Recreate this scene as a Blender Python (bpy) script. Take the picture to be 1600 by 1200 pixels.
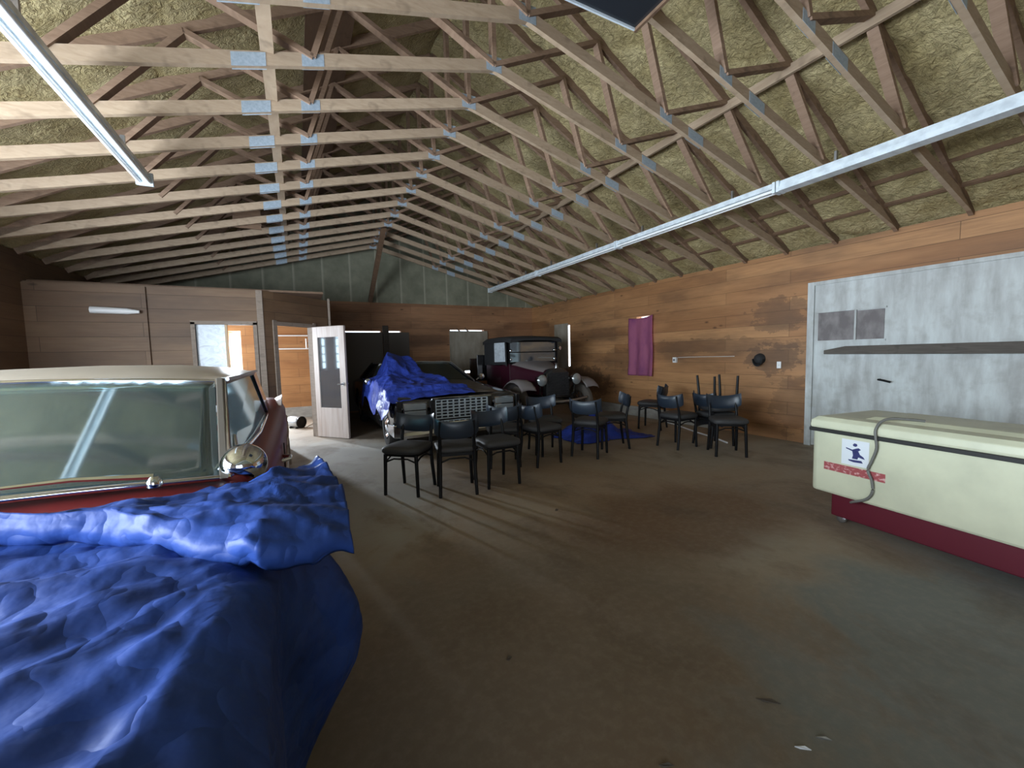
import bpy, bmesh, math, random
from mathutils import Vector, Matrix, noise
random.seed(7)
S = bpy.context.scene
for o in list(bpy.data.objects): bpy.data.objects.remove(o)
C = S.collection
PI = math.pi

# ------------------------------------------------------------------ camera
EYE = 1.364
YAW, PIT, ROL, FPX = 0.4776, 0.0727, -0.0235, 643.78
fw = Vector((math.sin(YAW) * math.cos(PIT), math.cos(YAW) * math.cos(PIT), -math.sin(PIT)))
rt = Vector((math.cos(YAW), -math.sin(YAW), 0))
up = rt.cross(fw)
r2 = rt * math.cos(ROL) + up * math.sin(ROL)
u2 = -rt * math.sin(ROL) + up * math.cos(ROL)
cam = bpy.data.cameras.new('camera'); camo = bpy.data.objects.new('camera', cam); C.objects.link(camo)
cam.sensor_width = 36; cam.sensor_fit = 'HORIZONTAL'; cam.lens = FPX / 1600 * 36
cam.clip_start = 0.02; cam.clip_end = 200
M = Matrix((r2, u2, -fw)).transposed().to_4x4(); M.translation = (0, 0, EYE)
camo.matrix_world = M
S.camera = camo
S.view_settings.view_transform = 'Standard'; S.view_settings.look = 'None'
S.view_settings.gamma = 1; S.view_settings.exposure = 0.7; S.view_settings.use_curve_mapping = False
S.cycles.use_denoising = True
S.cycles.max_bounces = 10; S.cycles.diffuse_bounces = 5

# ------------------------------------------------------------------ sky and daylight through the openings
W = bpy.data.worlds.new('sky'); S.world = W; W.use_nodes = True
bg = W.node_tree.nodes['Background']; bg.inputs[0].default_value = (.78, .89, 1, 1); bg.inputs[1].default_value = 3.0
def window_light(name, loc, direction, sx, sy, watts, col=(.80, .90, 1.0)):
    l = bpy.data.lights.new(name, 'AREA'); l.shape = 'RECTANGLE'; l.size = sx; l.size_y = sy
    l.energy = watts; l.color = col
    o = bpy.data.objects.new(name, l); C.objects.link(o); o.location = loc
    o.rotation_euler = Vector(direction).to_track_quat('-Z', 'Y').to_euler()
    return o
window_light('daylight_side_opening', (-3.05, 2.2, 1.6), (1, 0.10, 0.12), 4.4, 1.4, 400)
window_light('daylight_front_opening', (-1.3, -3.1, 1.3), (.12, 1, 0.05), 2.4, 2.0, 34)
window_light('daylight_office_window', (-1.2, 10.94, 1.58), (.33, -1, -.25), .24, .8, 270)
window_light('added_office_daylight', (-3.05, 9.6, 1.55), (1, -.45, -.1), .95, 1.0, 200)  # added light behind the extra office window

# ------------------------------------------------------------------ materials
def mat(name, col=(.5, .5, .5), rough=.6, metal=0.0, **kw):
    m = bpy.data.materials.new(name); m.use_nodes = True
    b = m.node_tree.nodes['Principled BSDF']
    b.inputs['Base Color'].default_value = (*col, 1); b.inputs['Roughness'].default_value = rough
    b.inputs['Metallic'].default_value = metal
    for k, v in kw.items(): b.inputs[k].default_value = v
    return m
class NT:
    def __init__(s, m):
        s.t = m.node_tree; s.b = s.t.nodes['Principled BSDF']; s.tc = s.t.nodes.new('ShaderNodeTexCoord')
    def n(s, typ, **kw):
        d = s.t.nodes.new(typ)
        for k, v in kw.items():
            if k.startswith('i_'):
                d.inputs[k[2:].replace('_', ' ')].default_value = v
            else: setattr(d, k, v)
        return d
    def l(s, a, b): s.t.links.new(a, b)
    def mapped(s, scale, rot=(0, 0, 0), loc=(0, 0, 0), src=None):
        m = s.n('ShaderNodeMapping'); s.l(src or s.tc.outputs['Object'], m.inputs[0])
        m.inputs['Scale'].default_value = scale; m.inputs['Rotation'].default_value = rot; m.inputs['Location'].default_value = loc
        return m.outputs[0]
    def noise(s, vec, scale, detail=4, rough=.55, dist=0.0):
        d = s.n('ShaderNodeTexNoise'); s.l(vec, d.inputs['Vector'])
        d.inputs['Scale'].default_value = scale; d.inputs['Detail'].default_value = detail
        d.inputs['Roughness'].default_value = rough; d.inputs['Distortion'].default_value = dist
        return d.outputs['Fac']
    def ramp(s, fac, stops):
        r = s.n('ShaderNodeValToRGB'); s.l(fac, r.inputs[0])
        e = r.color_ramp.elements
        while len(e) < len(stops): e.new(.5)
        for k, (p, c) in enumerate(stops):
            e[k].position = p; e[k].color = (*c, 1) if len(c) == 3 else c
        return r.outputs[0]
    def mix(s, f, a, b, blend='MIX'):
        d = s.n('ShaderNodeMix', data_type='RGBA', blend_type=blend)
        for k, v in ((0, f), (6, a), (7, b)):
            if hasattr(v, 'is_output'): s.l(v, d.inputs[k])
            elif k == 0: d.inputs[0].default_value = v
            else: d.inputs[k].default_value = (*v, 1)
        return d.outputs[2]
    def math(s, op, a, b=None, c=None):
        d = s.n('ShaderNodeMath', operation=op)
        for k, v in enumerate((a, b, c)):
            if v is None: continue
            if hasattr(v, 'is_output'): s.l(v, d.inputs[k])
            else: d.inputs[k].default_value = v
        return d.outputs[0]
    def sep(s, v):
        d = s.n('ShaderNodeSeparateXYZ'); s.l(v, d.inputs[0]); return d.outputs
    def comb(s, x, y, z=0.0):
        d = s.n('ShaderNodeCombineXYZ')
        for k, v in enumerate((x, y, z)):
            if hasattr(v, 'is_output'): s.l(v, d.inputs[k])
            else: d.inputs[k].default_value = v
        return d.outputs[0]
    def bump(s, h, strength=.3, dist=.02):
        d = s.n('ShaderNodeBump'); s.l(h, d.inputs['Height']); d.inputs['Strength'].default_value = strength
        d.inputs['Distance'].default_value = dist; s.l(d.outputs[0], s.b.inputs['Normal'])
    def color(s, c): s.l(c, s.b.inputs['Base Color'])
    def rough(s, c): s.l(c, s.b.inputs['Roughness'])
RAMP01 = lambda a, b: [(a, (0, 0, 0)), (b, (1, 1, 1))]

def board_wall(name, c1, c2, knot, stain=(.10, .055, .03), row=.19, blotches=(), rough=.62):
    """horizontal knotty pine boards; u runs along the wall, v is height"""
    m = mat(name, rough=rough); t = NT(m)
    x, y, z = t.sep(t.tc.outputs['Object'])
    u = t.math('ADD', x, y)
    uv = t.comb(u, z)
    br = t.n('ShaderNodeTexBrick'); t.l(uv, br.inputs[0]); br.offset = .37
    br.inputs['Color1'].default_value = (*c1, 1); br.inputs['Color2'].default_value = (*c2, 1)
    br.inputs['Mortar'].default_value = (*[v * .28 for v in c1], 1); br.inputs['Scale'].default_value = 1
    br.inputs['Mortar Size'].default_value = .0035; br.inputs['Mortar Smooth'].default_value = .4
    br.inputs['Brick Width'].default_value = 2.7; br.inputs['Row Height'].default_value = row; br.inputs['Bias'].default_value = -.1
    g = t.noise(t.mapped((1.6, 30, 1), src=uv), 1.6, 5, .6, .8)
    col = t.mix(t.math('MULTIPLY', t.ramp(g, RAMP01(.35, .75)), .5), br.outputs[0], knot)
    big = t.noise(t.mapped((.55, 1.7, 1), src=uv), 1.1, 4, .6)
    col = t.mix(t.math('MULTIPLY', t.ramp(big, RAMP01(.46, .68)), .62), col, stain)
    big2 = t.noise(t.mapped((.5, 2.2, 1), loc=(7, 3, 0), src=uv), 1.5, 3, .5)
    col = t.mix(t.math('MULTIPLY', t.ramp(big2, RAMP01(.5, .72)), .30), col, tuple(min(1, v * 1.5) for v in c1))
    v = t.n('ShaderNodeTexVoronoi'); t.l(t.mapped((1.9, 4.2, 1), src=uv), v.inputs['Vector']); v.inputs['Scale'].default_value = 1
    k = t.ramp(v.outputs['Distance'], [(.02, (1, 1, 1)), (.10, (0, 0, 0))])
    col = t.mix(t.math('MULTIPLY', k, .8), col, tuple(c * .28 for c in knot))
    for (bu, bz, ru, rz, amt) in blotches:                    # soot and water stains with a shape of their own
        du = t.math('DIVIDE', t.math('SUBTRACT', u, bu), ru); dz = t.math('DIVIDE', t.math('SUBTRACT', z, bz), rz)
        d = t.math('SQRT', t.math('ADD', t.math('MULTIPLY', du, du), t.math('MULTIPLY', dz, dz)))
        d = t.math('ADD', d, t.math('MULTIPLY', t.noise(t.mapped((3, 5, 1), src=uv), 1.5, 5, .65), 1.1))
        f = t.ramp(d, [(.75, (amt,) * 3), (1.0, (amt * .7,) * 3), (1.65, (0, 0, 0))])
        col = t.mix(f, col, stain)
    t.color(col); t.bump(t.math('ADD', t.math('MULTIPLY', g, .25), t.math('SUBTRACT', 1, br.outputs['Fac'])), .35, .01)
    return m
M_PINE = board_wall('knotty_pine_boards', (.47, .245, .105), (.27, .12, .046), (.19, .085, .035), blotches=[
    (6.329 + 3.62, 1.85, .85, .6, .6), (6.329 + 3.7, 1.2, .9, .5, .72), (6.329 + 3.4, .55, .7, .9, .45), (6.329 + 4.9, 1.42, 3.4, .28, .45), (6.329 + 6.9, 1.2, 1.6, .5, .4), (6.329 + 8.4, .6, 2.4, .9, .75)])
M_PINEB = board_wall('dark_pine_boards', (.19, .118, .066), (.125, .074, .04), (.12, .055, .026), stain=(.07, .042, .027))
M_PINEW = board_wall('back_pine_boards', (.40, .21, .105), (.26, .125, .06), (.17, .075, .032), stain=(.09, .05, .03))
M_PINEO = board_wall('office_pine_boards', (.40, .20, .075), (.34, .15, .05), (.22, .09, .03), stain=(.20, .085, .03))

def grain_wood(name, c, d, axis=0, rough=.7, plates=False):
    m = mat(name, rough=rough); t = NT(m)
    oi = t.n('ShaderNodeObjectInfo')
    g = t.noise(t.mapped((6, 2.5, 28)), 1.2, 5, .6, 1.0)
    col = t.mix(t.ramp(g, RAMP01(.3, .75)), c, d)
    k = t.noise(t.mapped((5, 5, 5)), 1.6, 2)
    col = t.mix(t.math('MULTIPLY', t.ramp(k, RAMP01(.60, .72)), .5), col, tuple(v * .4 for v in d))
    col = t.mix(t.math('MULTIPLY', oi.outputs['Random'], .35), col, tuple(v * .6 for v in d))
    t.color(col); t.bump(g, .15, .004)
    return m
M_STUD = grain_wood('truss_lumber', (.46, .35, .245), (.33, .235, .155))
M_STUDD = grain_wood('truss_web_lumber', (.33, .22, .15), (.20, .12, .075))
M_BROWN = grain_wood('brown_sheathing', (.20, .12, .07), (.13, .075, .045))
M_DKWOOD = grain_wood('dark_weathered_wood', (.10, .085, .07), (.05, .04, .033))
M_PLATE = mat('galvanised_plate', (.36, .43, .50), .5, .35)
t = NT(M_PLATE); t.color(t.ramp(t.noise(t.mapped((60, 60, 60)), 1, 2), [(.35, (.34, .42, .50)), (.65, (.43, .51, .59))]))

M_FLOOR = mat('dusty_concrete', rough=.75); t = NT(M_FLOOR)
o_ = t.tc.outputs['Object']
a_ = t.noise(t.mapped((.42, .42, .42)), 1.0, 5, .55, .6)
b_ = t.noise(t.mapped((1.5, 1.1, 1)), 1.1, 6, .62, .4)
c_ = t.noise(t.mapped((14, 14, 14)), 1.4, 5, .7)
x_, y_, z_ = t.sep(o_)
col = t.mix(t.ramp(a_, RAMP01(.38, .62)), (.255, .185, .125), (.285, .25, .20))
# oily brown traffic patch in the middle of the floor, and cleaner grey slab toward the near right corner
def patch(cx, cy, rx, ry, wob=.9):
    du = t.math('DIVIDE', t.math('SUBTRACT', x_, cx), rx); dv = t.math('DIVIDE', t.math('SUBTRACT', y_, cy), ry)
    d = t.math('SQRT', t.math('ADD', t.math('MULTIPLY', du, du), t.math('MULTIPLY', dv, dv)))
    d = t.math('ADD', d, t.math('MULTIPLY', t.math('SUBTRACT', b_, .5), wob * 1.6))
    return t.ramp(d, [(.55, (1, 1, 1)), (1.1, (0, 0, 0))])
col = t.mix(t.math('MULTIPLY', patch(2.7, 2.3, 1.4, .75), .72), col, (.125, .068, .035))
col = t.mix(t.math('MULTIPLY', patch(1.0, 1.5, 1.4, 1.4), .62), col, (.105, .083, .062))
col = t.mix(t.math('MULTIPLY', patch(2.8, .4, 1.9, 1.05), .9), col, (.155, .175, .172))
col = t.mix(t.math('MULTIPLY', patch(.6, 5.2, .9, 2.6), .7), col, (.36, .36, .335))  # pool of daylight from the office doorway, painted into the floor colour
col = t.mix(t.math('MULTIPLY', t.ramp(b_, RAMP01(.50, .64)), .5), col, (.10, .07, .045))
col = t.mix(t.math('MULTIPLY', t.ramp(c_, RAMP01(.45, .75)), .22), col, (.36, .32, .27))
t.color(col); t.bump(t.math('ADD', c_, t.math('MULTIPLY', b_, 2)), .25, .006)

M_FOAM = mat('spray_foam', rough=.72); t = NT(M_FOAM)
a_ = t.noise(t.mapped((2, 2, 2)), 1.3, 6, .6, .5); b_ = t.noise(t.mapped((11, 11, 11)), 1.5, 5, .65, 1.2)
col = t.mix(t.ramp(a_, RAMP01(.35, .65)), (.36, .285, .125), (.54, .45, .24))
col = t.mix(t.math('MULTIPLY', t.ramp(b_, RAMP01(.52, .68)), .5), col, (.20, .155, .075))
t.color(col); t.bump(t.math('ADD', a_, t.math('MULTIPLY', b_, .6)), 1.0, .09)
M_GABLE = mat('gable_insulation', rough=.7); t = NT(M_GABLE)
x_, y_, z_ = t.sep(t.tc.outputs['Object'])
st = t.math('FRACT', t.math('DIVIDE', x_, .61))
st = t.ramp(st, [(0, (1, 1, 1)), (.035, (1, 1, 1)), (.09, (0, 0, 0)), (1, (0, 0, 0))])
a_ = t.noise(t.mapped((2.5, 2.5, 2.5)), 1.2, 5)
col = t.mix(t.ramp(a_, RAMP01(.35, .7)), (.16, .165, .115), (.25, .25, .18))
col = t.mix(t.math('MULTIPLY', st, .6), col, (.42, .40, .31)); t.color(col); t.bump(a_, .5, .04)

def tarp_mat(name, c=(.021, .058, .25)):
    m = mat(name, c, .5); t = NT(m)
    a = t.noise(t.mapped((3.0, 3.0, 3.0)), 1.3, 4, .55, .3); f = t.noise(t.mapped((30, 30, 30)), 1.2, 2)
    k1 = t.math('ABSOLUTE', t.math('SUBTRACT', t.noise(t.mapped((4.2, 4.2, 4.2)), 1.0, 2, .45), .5))
    k2 = t.math('ABSOLUTE', t.math('SUBTRACT', t.noise(t.mapped((9, 7, 9), loc=(3, 1, 2)), 1.0, 2, .45), .5))
    t.color(t.mix(t.ramp(a, RAMP01(.32, .7)), tuple(v * .66 for v in c), tuple(v * 1.2 for v in c)))
    t.bump(t.math('ADD', t.math('ADD', t.math('MULTIPLY', k1, 3.2), t.math('MULTIPLY', k2, 1.5)), t.math('MULTIPLY', f, .1)), .6, .03)
    t.b.inputs['Specular IOR Level'].default_value = .22
    return m
M_TARP = tarp_mat('blue_tarpaulin'); M_TARP2 = tarp_mat('blue_tarpaulin_bright', (.028, .056, .34))
M_RED = mat('maroon_paint', (.17, .017, .017), .42, 0, **{'Specular IOR Level': .3})
M_CREAM = mat('cream_paint', (.40, .36, .30), .38)
M_PILLAR = mat('shaded_pillar_taupe', (.10, .09, .078), .45)  # dark taupe puts the shade on the front pillars into their colour
M_WHITEP = mat('white_paint', (.66, .60, .60), .35)
M_BLACKP = mat('black_paint', (.012, .012, .013), .18, 0, **{'Coat Weight': .7, 'Coat Roughness': .06})
M_DUSTY = mat('dusty_black_hood', (.075, .065, .058), .45); t = NT(M_DUSTY)
t.color(t.mix(t.ramp(t.noise(t.mapped((2, 2, 2)), 1.2, 4), RAMP01(.4, .65)), (.05, .043, .04), (.12, .10, .085)))
M_BURG = mat('burgundy_paint', (.035, .005, .013), .35, 0, **{'Coat Weight': .3})
M_DUST = mat('grey_dusty_paint', (.20, .18, .18), .6)
M_CHROME = mat('chrome', (.70, .76, .84), .09, 1)
M_STEEL = mat('dull_steel', (.42, .43, .44), .35, .9)
M_RUBBER = mat('tyre_rubber', (.018, .017, .016), .8)
M_OLDTYRE = mat('weathered_tyre', (.10, .085, .07), .8)
M_INT = mat('dark_interior', (.022, .022, .024), .7)
M_SEATB = mat('car_seat_cloth', (.30, .29, .26), .7)
M_CANVAS = mat('black_canvas', (.016, .017, .019), .8)
M_BLACK = mat('black_metal_tube', (.006, .006, .007), .42, 0, **{'Specular IOR Level': .22})
M_SEAT = mat('grey_vinyl', (.034, .034, .036), .6); t = NT(M_SEAT)
t.bump(t.noise(t.mapped((120, 120, 120)), 1, 2), .2, .002)
M_VINYL = mat('blue_black_vinyl', (.018, .027, .042), .36)
M_GAL = mat('white_enamel_channel', (.55, .60, .64), .4, .1); t = NT(M_GAL)
t.color(t.mix(t.ramp(t.noise(t.mapped((3, 9, 9)), 1.3, 4), RAMP01(.4, .7)), (.74, .83, .89), (.54, .61, .67)))
M_TUBE = mat('lamp_tube', (.82, .85, .86), .25)
M_FRIDGE = mat('cream_enamel', (.62, .62, .47), .35); t = NT(M_FRIDGE)
t.color(t.mix(t.ramp(t.noise(t.mapped((3, 3, 3)), 1.2, 4), RAMP01(.4, .7)), (.53, .54, .40), (.44, .45, .335)))
M_MAROON = mat('maroon_enamel', (.095, .005, .016), .45)
M_GRILLE = mat('silver_grille', (.42, .47, .50), .3, .35)
M_GASKET = mat('black_gasket', (.008, .008, .008), .6)
M_WHITE = mat('white_sticker', (.62, .66, .70), .5)
M_NAVY = mat('navy_ink', (.02, .025, .12), .5)
M_REDINK = mat('faded_red_strip', (.32, .07, .07), .5)
t = NT(M_REDINK); t.color(t.mix(t.ramp(t.noise(t.mapped((1, 26, 40)), 1.3, 4), RAMP01(.52, .66)), (.30, .06, .065), (.60, .36, .35)))
M_PINKINK = mat('pale_pink_letters', (.62, .40, .38), .5)
M_CORD = mat('grey_cord', (.12, .12, .11), .5)
M_DOOR = mat('chalky_white_door', (.45, .48, .48), .6); t = NT(M_DOOR)
a_ = t.noise(t.mapped((1.2, 5, 1.1)), 1.5, 5, .6); b_ = t.noise(t.mapped((5, 5, 5)), 1.4, 4)
col = t.mix(t.ramp(a_, RAMP01(.35, .65)), (.56, .60, .60), (.38, .39, .385))
t.color(t.mix(t.math('MULTIPLY', t.ramp(b_, RAMP01(.5, .7)), .35), col, (.25, .24, .22)))
M_GREYPANE = mat('dull_covered_pane', (.15, .13, .13), .5); t = NT(M_GREYPANE)
t.color(t.mix(t.ramp(t.noise(t.mapped((3, 5, 3)), 1.5, 4), RAMP01(.4, .65)), (.115, .10, .10), (.21, .19, .19)))
M_PLY = mat('weathered_plywood', (.33, .30, .24), .75); t = NT(M_PLY)
a_ = t.noise(t.mapped((3, 3, 1.2)), 1.4, 5)
t.color(t.mix(t.ramp(a_, RAMP01(.35, .7)), (.36, .33, .27), (.21, .18, .135)))
M_PLYD = mat('dark_board', (.12, .108, .095), .75)
M_CLOTH = mat('purple_cloth', (.20, .045, .105), .8); t = NT(M_CLOTH)
t.color(t.mix(t.ramp(t.noise(t.mapped((2, 3, 1.5)), 1.3, 3), RAMP01(.4, .65)), (.30, .085, .16), (.19, .045, .13)))
M_DOORW = mat('pale_door_wood', (.42, .37, .35), .45); t = NT(M_DOORW)
a_ = t.noise(t.mapped((14, 14, 1.5)), 1.2, 4)
t.color(t.mix(t.ramp(a_, RAMP01(.35, .7)), (.46, .40, .37), (.36, .29, .25)))
M_JAMB = mat('pale_trim_wood', (.50, .37, .23), .55)
M_TRIM = grain_wood('grey_trim_wood', (.27, .215, .17), (.19, .145, .11))
M_CONC = mat('concrete_curb', (.33, .32, .30), .8); t = NT(M_CONC)
t.color(t.mix(t.ramp(t.noise(t.mapped((4, 4, 9)), 1.3, 5), RAMP01(.35, .7)), (.36, .35, .32), (.24, .225, .205)))
M_PLASTIC = mat('white_plastic', (.75, .76, .76), .4)
M_BLKPANEL = mat('black_gloss_panel', (.02, .024, .03), .25)
M_FROST = mat('milky_plastic_sheet', (.72, .80, .86), .35, 0, **{'Transmission Weight': .12})
t = NT(M_FROST); a_ = t.noise(t.mapped((5, 5, 9), rot=(0, .7, 0)), 1.2, 6, .65, 2)
t.color(t.mix(t.ramp(a_, RAMP01(.45, .7)), (.66, .73, .79), (.42, .47, .52)))
def glass(name, tint, refl=.25, rough=.03, dust=0, dcol=(.35, .42, .44)):
    m = bpy.data.materials.new(name); m.use_nodes = True; nt = m.node_tree; nt.nodes.clear()
    o = nt.nodes.new('ShaderNodeOutputMaterial'); mx = nt.nodes.new('ShaderNodeMixShader')
    a = nt.nodes.new('ShaderNodeBsdfTransparent'); g = nt.nodes.new('ShaderNodeBsdfGlossy'); f = nt.nodes.new('ShaderNodeFresnel')
    ad = nt.nodes.new('ShaderNodeMath'); ad.operation = 'ADD'; ad.use_clamp = True
    nt.links.new(f.outputs[0], ad.inputs[0]); ad.inputs[1].default_value = refl
    a.inputs[0].default_value = (*tint, 1); g.inputs['Roughness'].default_value = rough; g.inputs[0].default_value = (.80, .95, 1, 1)
    nt.links.new(ad.outputs[0], mx.inputs[0]); nt.links.new(a.outputs[0], mx.inputs[1]); nt.links.new(g.outputs[0], mx.inputs[2])
    if dust:
        d = nt.nodes.new('ShaderNodeBsdfDiffuse'); d.inputs[0].default_value = (*dcol, 1); m2 = nt.nodes.new('ShaderNodeMixShader'); m2.inputs[0].default_value = dust
        nt.links.new(mx.outputs[0], m2.inputs[1]); nt.links.new(d.outputs[0], m2.inputs[2]); nt.links.new(m2.outputs[0], o.inputs[0])
    else: nt.links.new(mx.outputs[0], o.inputs[0])
    return m
M_GLASS = glass('tinted_glass', (.50, .68, .70), .15, .06, .13, (.30, .42, .44))
M_GLASSC = glass('clear_side_glass', (.70, .88, .90), .06, .05, .05)
M_GLASSD = glass('dusty_dark_glass', (.12, .12, .12), .06, .2)
M_GLASSG = glass('clear_glass', (.30, .33, .37), .30, .05, .12, (.30, .33, .40))
M_LENS = mat('headlamp_lens', (.38, .42, .44), .08, .6)

# ------------------------------------------------------------------ mesh helpers
class MB:
    def __init__(s): s.v = []; s.f = []
    def add(s, vs, fs):
        b = len(s.v); s.v += [tuple(v) for v in vs]; s.f += [tuple(b + i for i in f) for f in fs]; return s
    def box(s, lo, hi):
        (a, b, c), (d, e, f) = lo, hi
        return s.add([(a, b, c), (d, b, c), (d, e, c), (a, e, c), (a, b, f), (d, b, f), (d, e, f), (a, e, f)],
                     [(0, 3, 2, 1), (4, 5, 6, 7), (0, 1, 5, 4), (1, 2, 6, 5), (2, 3, 7, 6), (3, 0, 4, 7)])
    def beam(s, p, q, w, h, upv=(0, 0, 1)):
        p, q = Vector(p), Vector(q); d = (q - p).normalized(); sd = d.cross(Vector(upv)).normalized(); u = sd.cross(d)
        vs = []
        for e in (p, q):
            for i, j in ((-1, -1), (1, -1), (1, 1), (-1, 1)): vs.append(e + sd * (i * w / 2) + u * (j * h / 2))
        return s.add(vs, [(3, 2, 1, 0), (4, 5, 6, 7), (0, 1, 5, 4), (1, 2, 6, 5), (2, 3, 7, 6), (3, 0, 4, 7)])
    def loft(s, secs, closed=True, caps=True):
        n = len(secs[0]); b = [v for sec in secs for v in sec]; fs = []
        for i in range(len(secs) - 1):
            for j in range(n if closed else n - 1):
                k = (j + 1) % n
                fs.append((i * n + j, i * n + k, (i + 1) * n + k, (i + 1) * n + j))
        if caps and closed:
            fs.append(tuple(range(n - 1, -1, -1))); fs.append(tuple((len(secs) - 1) * n + j for j in range(n)))
        return s.add(b, fs)
    def tube(s, path, r, n=8, caps=True):
        P = [Vector(p) for p in path]; secs = []
        ref = Vector((0, 0, 1))
        d0 = (P[1] - P[0]).normalized()
        if abs(d0.z) > .9: ref = Vector((1, 0, 0))
        for i, p in enumerate(P):
            d = ((P[min(i + 1, len(P) - 1)] - P[i]).normalized() + (P[i] - P[max(i - 1, 0)]).normalized()).normalized()
            a = d.cross(ref).normalized(); bb = a.cross(d); rr = r[i] if isinstance(r, (list, tuple)) else r
            secs.append([p + (a * math.cos(2 * PI * k / n) + bb * math.sin(2 * PI * k / n)) * rr for k in range(n)])
        return s.loft(secs, True, caps)
    def lathe(s, prof, c=(0, 0, 0), axis='z', n=24, caps=True, sgn=1):
        secs = []
        for r, h in prof:
            ring = []
            for k in range(n):
                a = 2 * PI * k / n; x, y = r * math.cos(a), r * math.sin(a); h2 = h * sgn
                v = {'z': (x, y, h2), 'x': (h2, x, y), 'y': (x, h2, y)}[axis]
                ring.append((v[0] + c[0], v[1] + c[1], v[2] + c[2]))
            secs.append(ring)
        return s.loft(secs, True, caps)
    def grid(s, fn, nu, nv):
        vs = [fn(i / nu, j / nv) for i in range(nu + 1) for j in range(nv + 1)]
        return s.add(vs, [(i * (nv + 1) + j, (i + 1) * (nv + 1) + j, (i + 1) * (nv + 1) + j + 1, i * (nv + 1) + j + 1)
                          for i in range(nu) for j in range(nv)])
    def build(s, name, m, parent=None, origin=None, smooth=None, bevel=0, solid=0, subsurf=0, label=None):
        o_ = Vector(origin) if origin is not None else (Vector(parent['_o']) if parent is not None and '_o' in parent else Vector((0, 0, 0)))
        me = bpy.data.meshes.new(name)
        me.from_pydata([tuple(Vector(v) - o_) for v in s.v], [], s.f)
        bm = bmesh.new(); bm.from_mesh(me); bmesh.ops.remove_doubles(bm, verts=bm.verts, dist=1e-5)
        bmesh.ops.recalc_face_normals(bm, faces=bm.faces); bm.to_mesh(me); bm.free()
        if smooth is not None:
            for p in me.polygons: p.use_smooth = True
            if smooth < 179: me.set_sharp_from_angle(angle=math.radians(smooth))
        me.materials.append(m)
        o = bpy.data.objects.new(name, me); C.objects.link(o)
        if parent is not None: o.parent = parent
        elif origin is not None: o.location = origin
        if solid:
            d = o.modifiers.new('thick', 'SOLIDIFY'); d.thickness = solid; d.offset = 0
        if subsurf:
            d = o.modifiers.new('sub', 'SUBSURF'); d.levels = subsurf; d.render_levels = subsurf
        if bevel:
            d = o.modifiers.new('bev', 'BEVEL'); d.width = bevel; d.segments = 2; d.limit_method = 'ANGLE'; d.angle_limit = math.radians(40)
        if label: o['label'] = label
        return o
def tag(o, label, cat, group=None, kind=None):
    o['label'] = label; o['category'] = cat
    if group: o['group'] = group
    if kind: o['kind'] = kind
    return o
def thing(name, label, cat, loc=(0, 0, 0), rz=0, group=None, world=False):
    """an Empty at the base of a thing; world=True: its parts are given in room coordinates"""
    o = bpy.data.objects.new(name, None); C.objects.link(o); o.empty_display_size = .1
    o.location = loc; o.rotation_euler = (0, 0, rz)
    o['_o'] = tuple(loc) if world else (0.0, 0.0, 0.0)
    return tag(o, label, cat, group)
def structure(o, label=None, cat=None):
    o['kind'] = 'structure'
    if label: o['label'] = label
    if cat: o['category'] = cat
    return o
def copy_tree(o, parent=None):
    c = o.copy(); C.objects.link(c)
    if parent is not None: c.parent = parent
    for ch in [x for x in o.children]: copy_tree(ch, c)
    return c
def smooth_path(P, n=6):
    P = [Vector(p) for p in P]; out = []
    for i in range(len(P) - 1):
        p0, p1, p2, p3 = P[max(i - 1, 0)], P[i], P[i + 1], P[min(i + 2, len(P) - 1)]
        for k in range(n):
            t = k / n; out.append(.5 * ((2 * p1) + (p2 - p0) * t + (2 * p0 - 5 * p1 + 4 * p2 - p3) * t * t + (3 * p1 - p0 - 3 * p2 + p3) * t ** 3))
    return out + [P[-1]]
def fbm(x, y, z=0, o=4): return noise.fractal(Vector((x, y, z)), 1.0, 2.0, o)
def ridge(x, y, z=0): return 1 - 2 * abs(noise.noise(Vector((x, y, z))))

# ------------------------------------------------------------------ room shell
XL, XR, YB, YF, H = -2.92, 6.329, 10.82, -3.0, 2.73
RX, RZ, SL = 1.7043, 5.17, .527                        # roof ridge and slope
def roof_z(x): return RZ - SL * abs(x - RX)
def wall(name, axis, pos, th, a0, a1, z0, z1, holes, m, label):
    """a wall slab with rectangular openings; axis 'x': plane x=pos and runs along y"""
    us = sorted({a0, a1, *[h[0] for h in holes], *[h[1] for h in holes]}); zs = sorted({z0, z1, *[h[2] for h in holes], *[h[3] for h in holes]})
    mb = MB(); lo, hi = min(pos, pos + th), max(pos, pos + th)
    for i in range(len(us) - 1):
        for j in range(len(zs) - 1):
            cu, cz = (us[i] + us[i + 1]) / 2, (zs[j] + zs[j + 1]) / 2
            if any(h[0] < cu < h[1] and h[2] < cz < h[3] for h in holes): continue
            if axis == 'x': mb.box((lo, us[i], zs[j]), (hi, us[i + 1], zs[j + 1]))
            else: mb.box((us[i], lo, zs[j]), (us[i + 1], hi, zs[j + 1]))
    return structure(mb.build(name, m), label, 'wall')
mb = MB(); mb.box((XL - .2, YF - .2, -.12), (XR + .2, YB + .2, 0))
structure(mb.build('floor', M_FLOOR), 'dusty stained concrete floor of the whole garage', 'floor')
wall('wall_right', 'x', XR, .15, YF, YB, 0, H, [(6.12, 6.5, .95, 2.072), (8.88, 9.5, 1.0, 2.09)], M_PINE, 'long knotty pine board wall behind the stray chairs')
wall('wall_back', 'y', YB, .15, XL, XR, 0, H, [(1.02, 1.9, 1.0, 2.02), (2.1, 2.4, 1.0, 2.02), (3.73, 4.74, .86, 2.06), (-1.33, -1.08, 1.15, 2.0)], M_PINEW, 'dark knotty pine back wall behind the parked cars')
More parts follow.
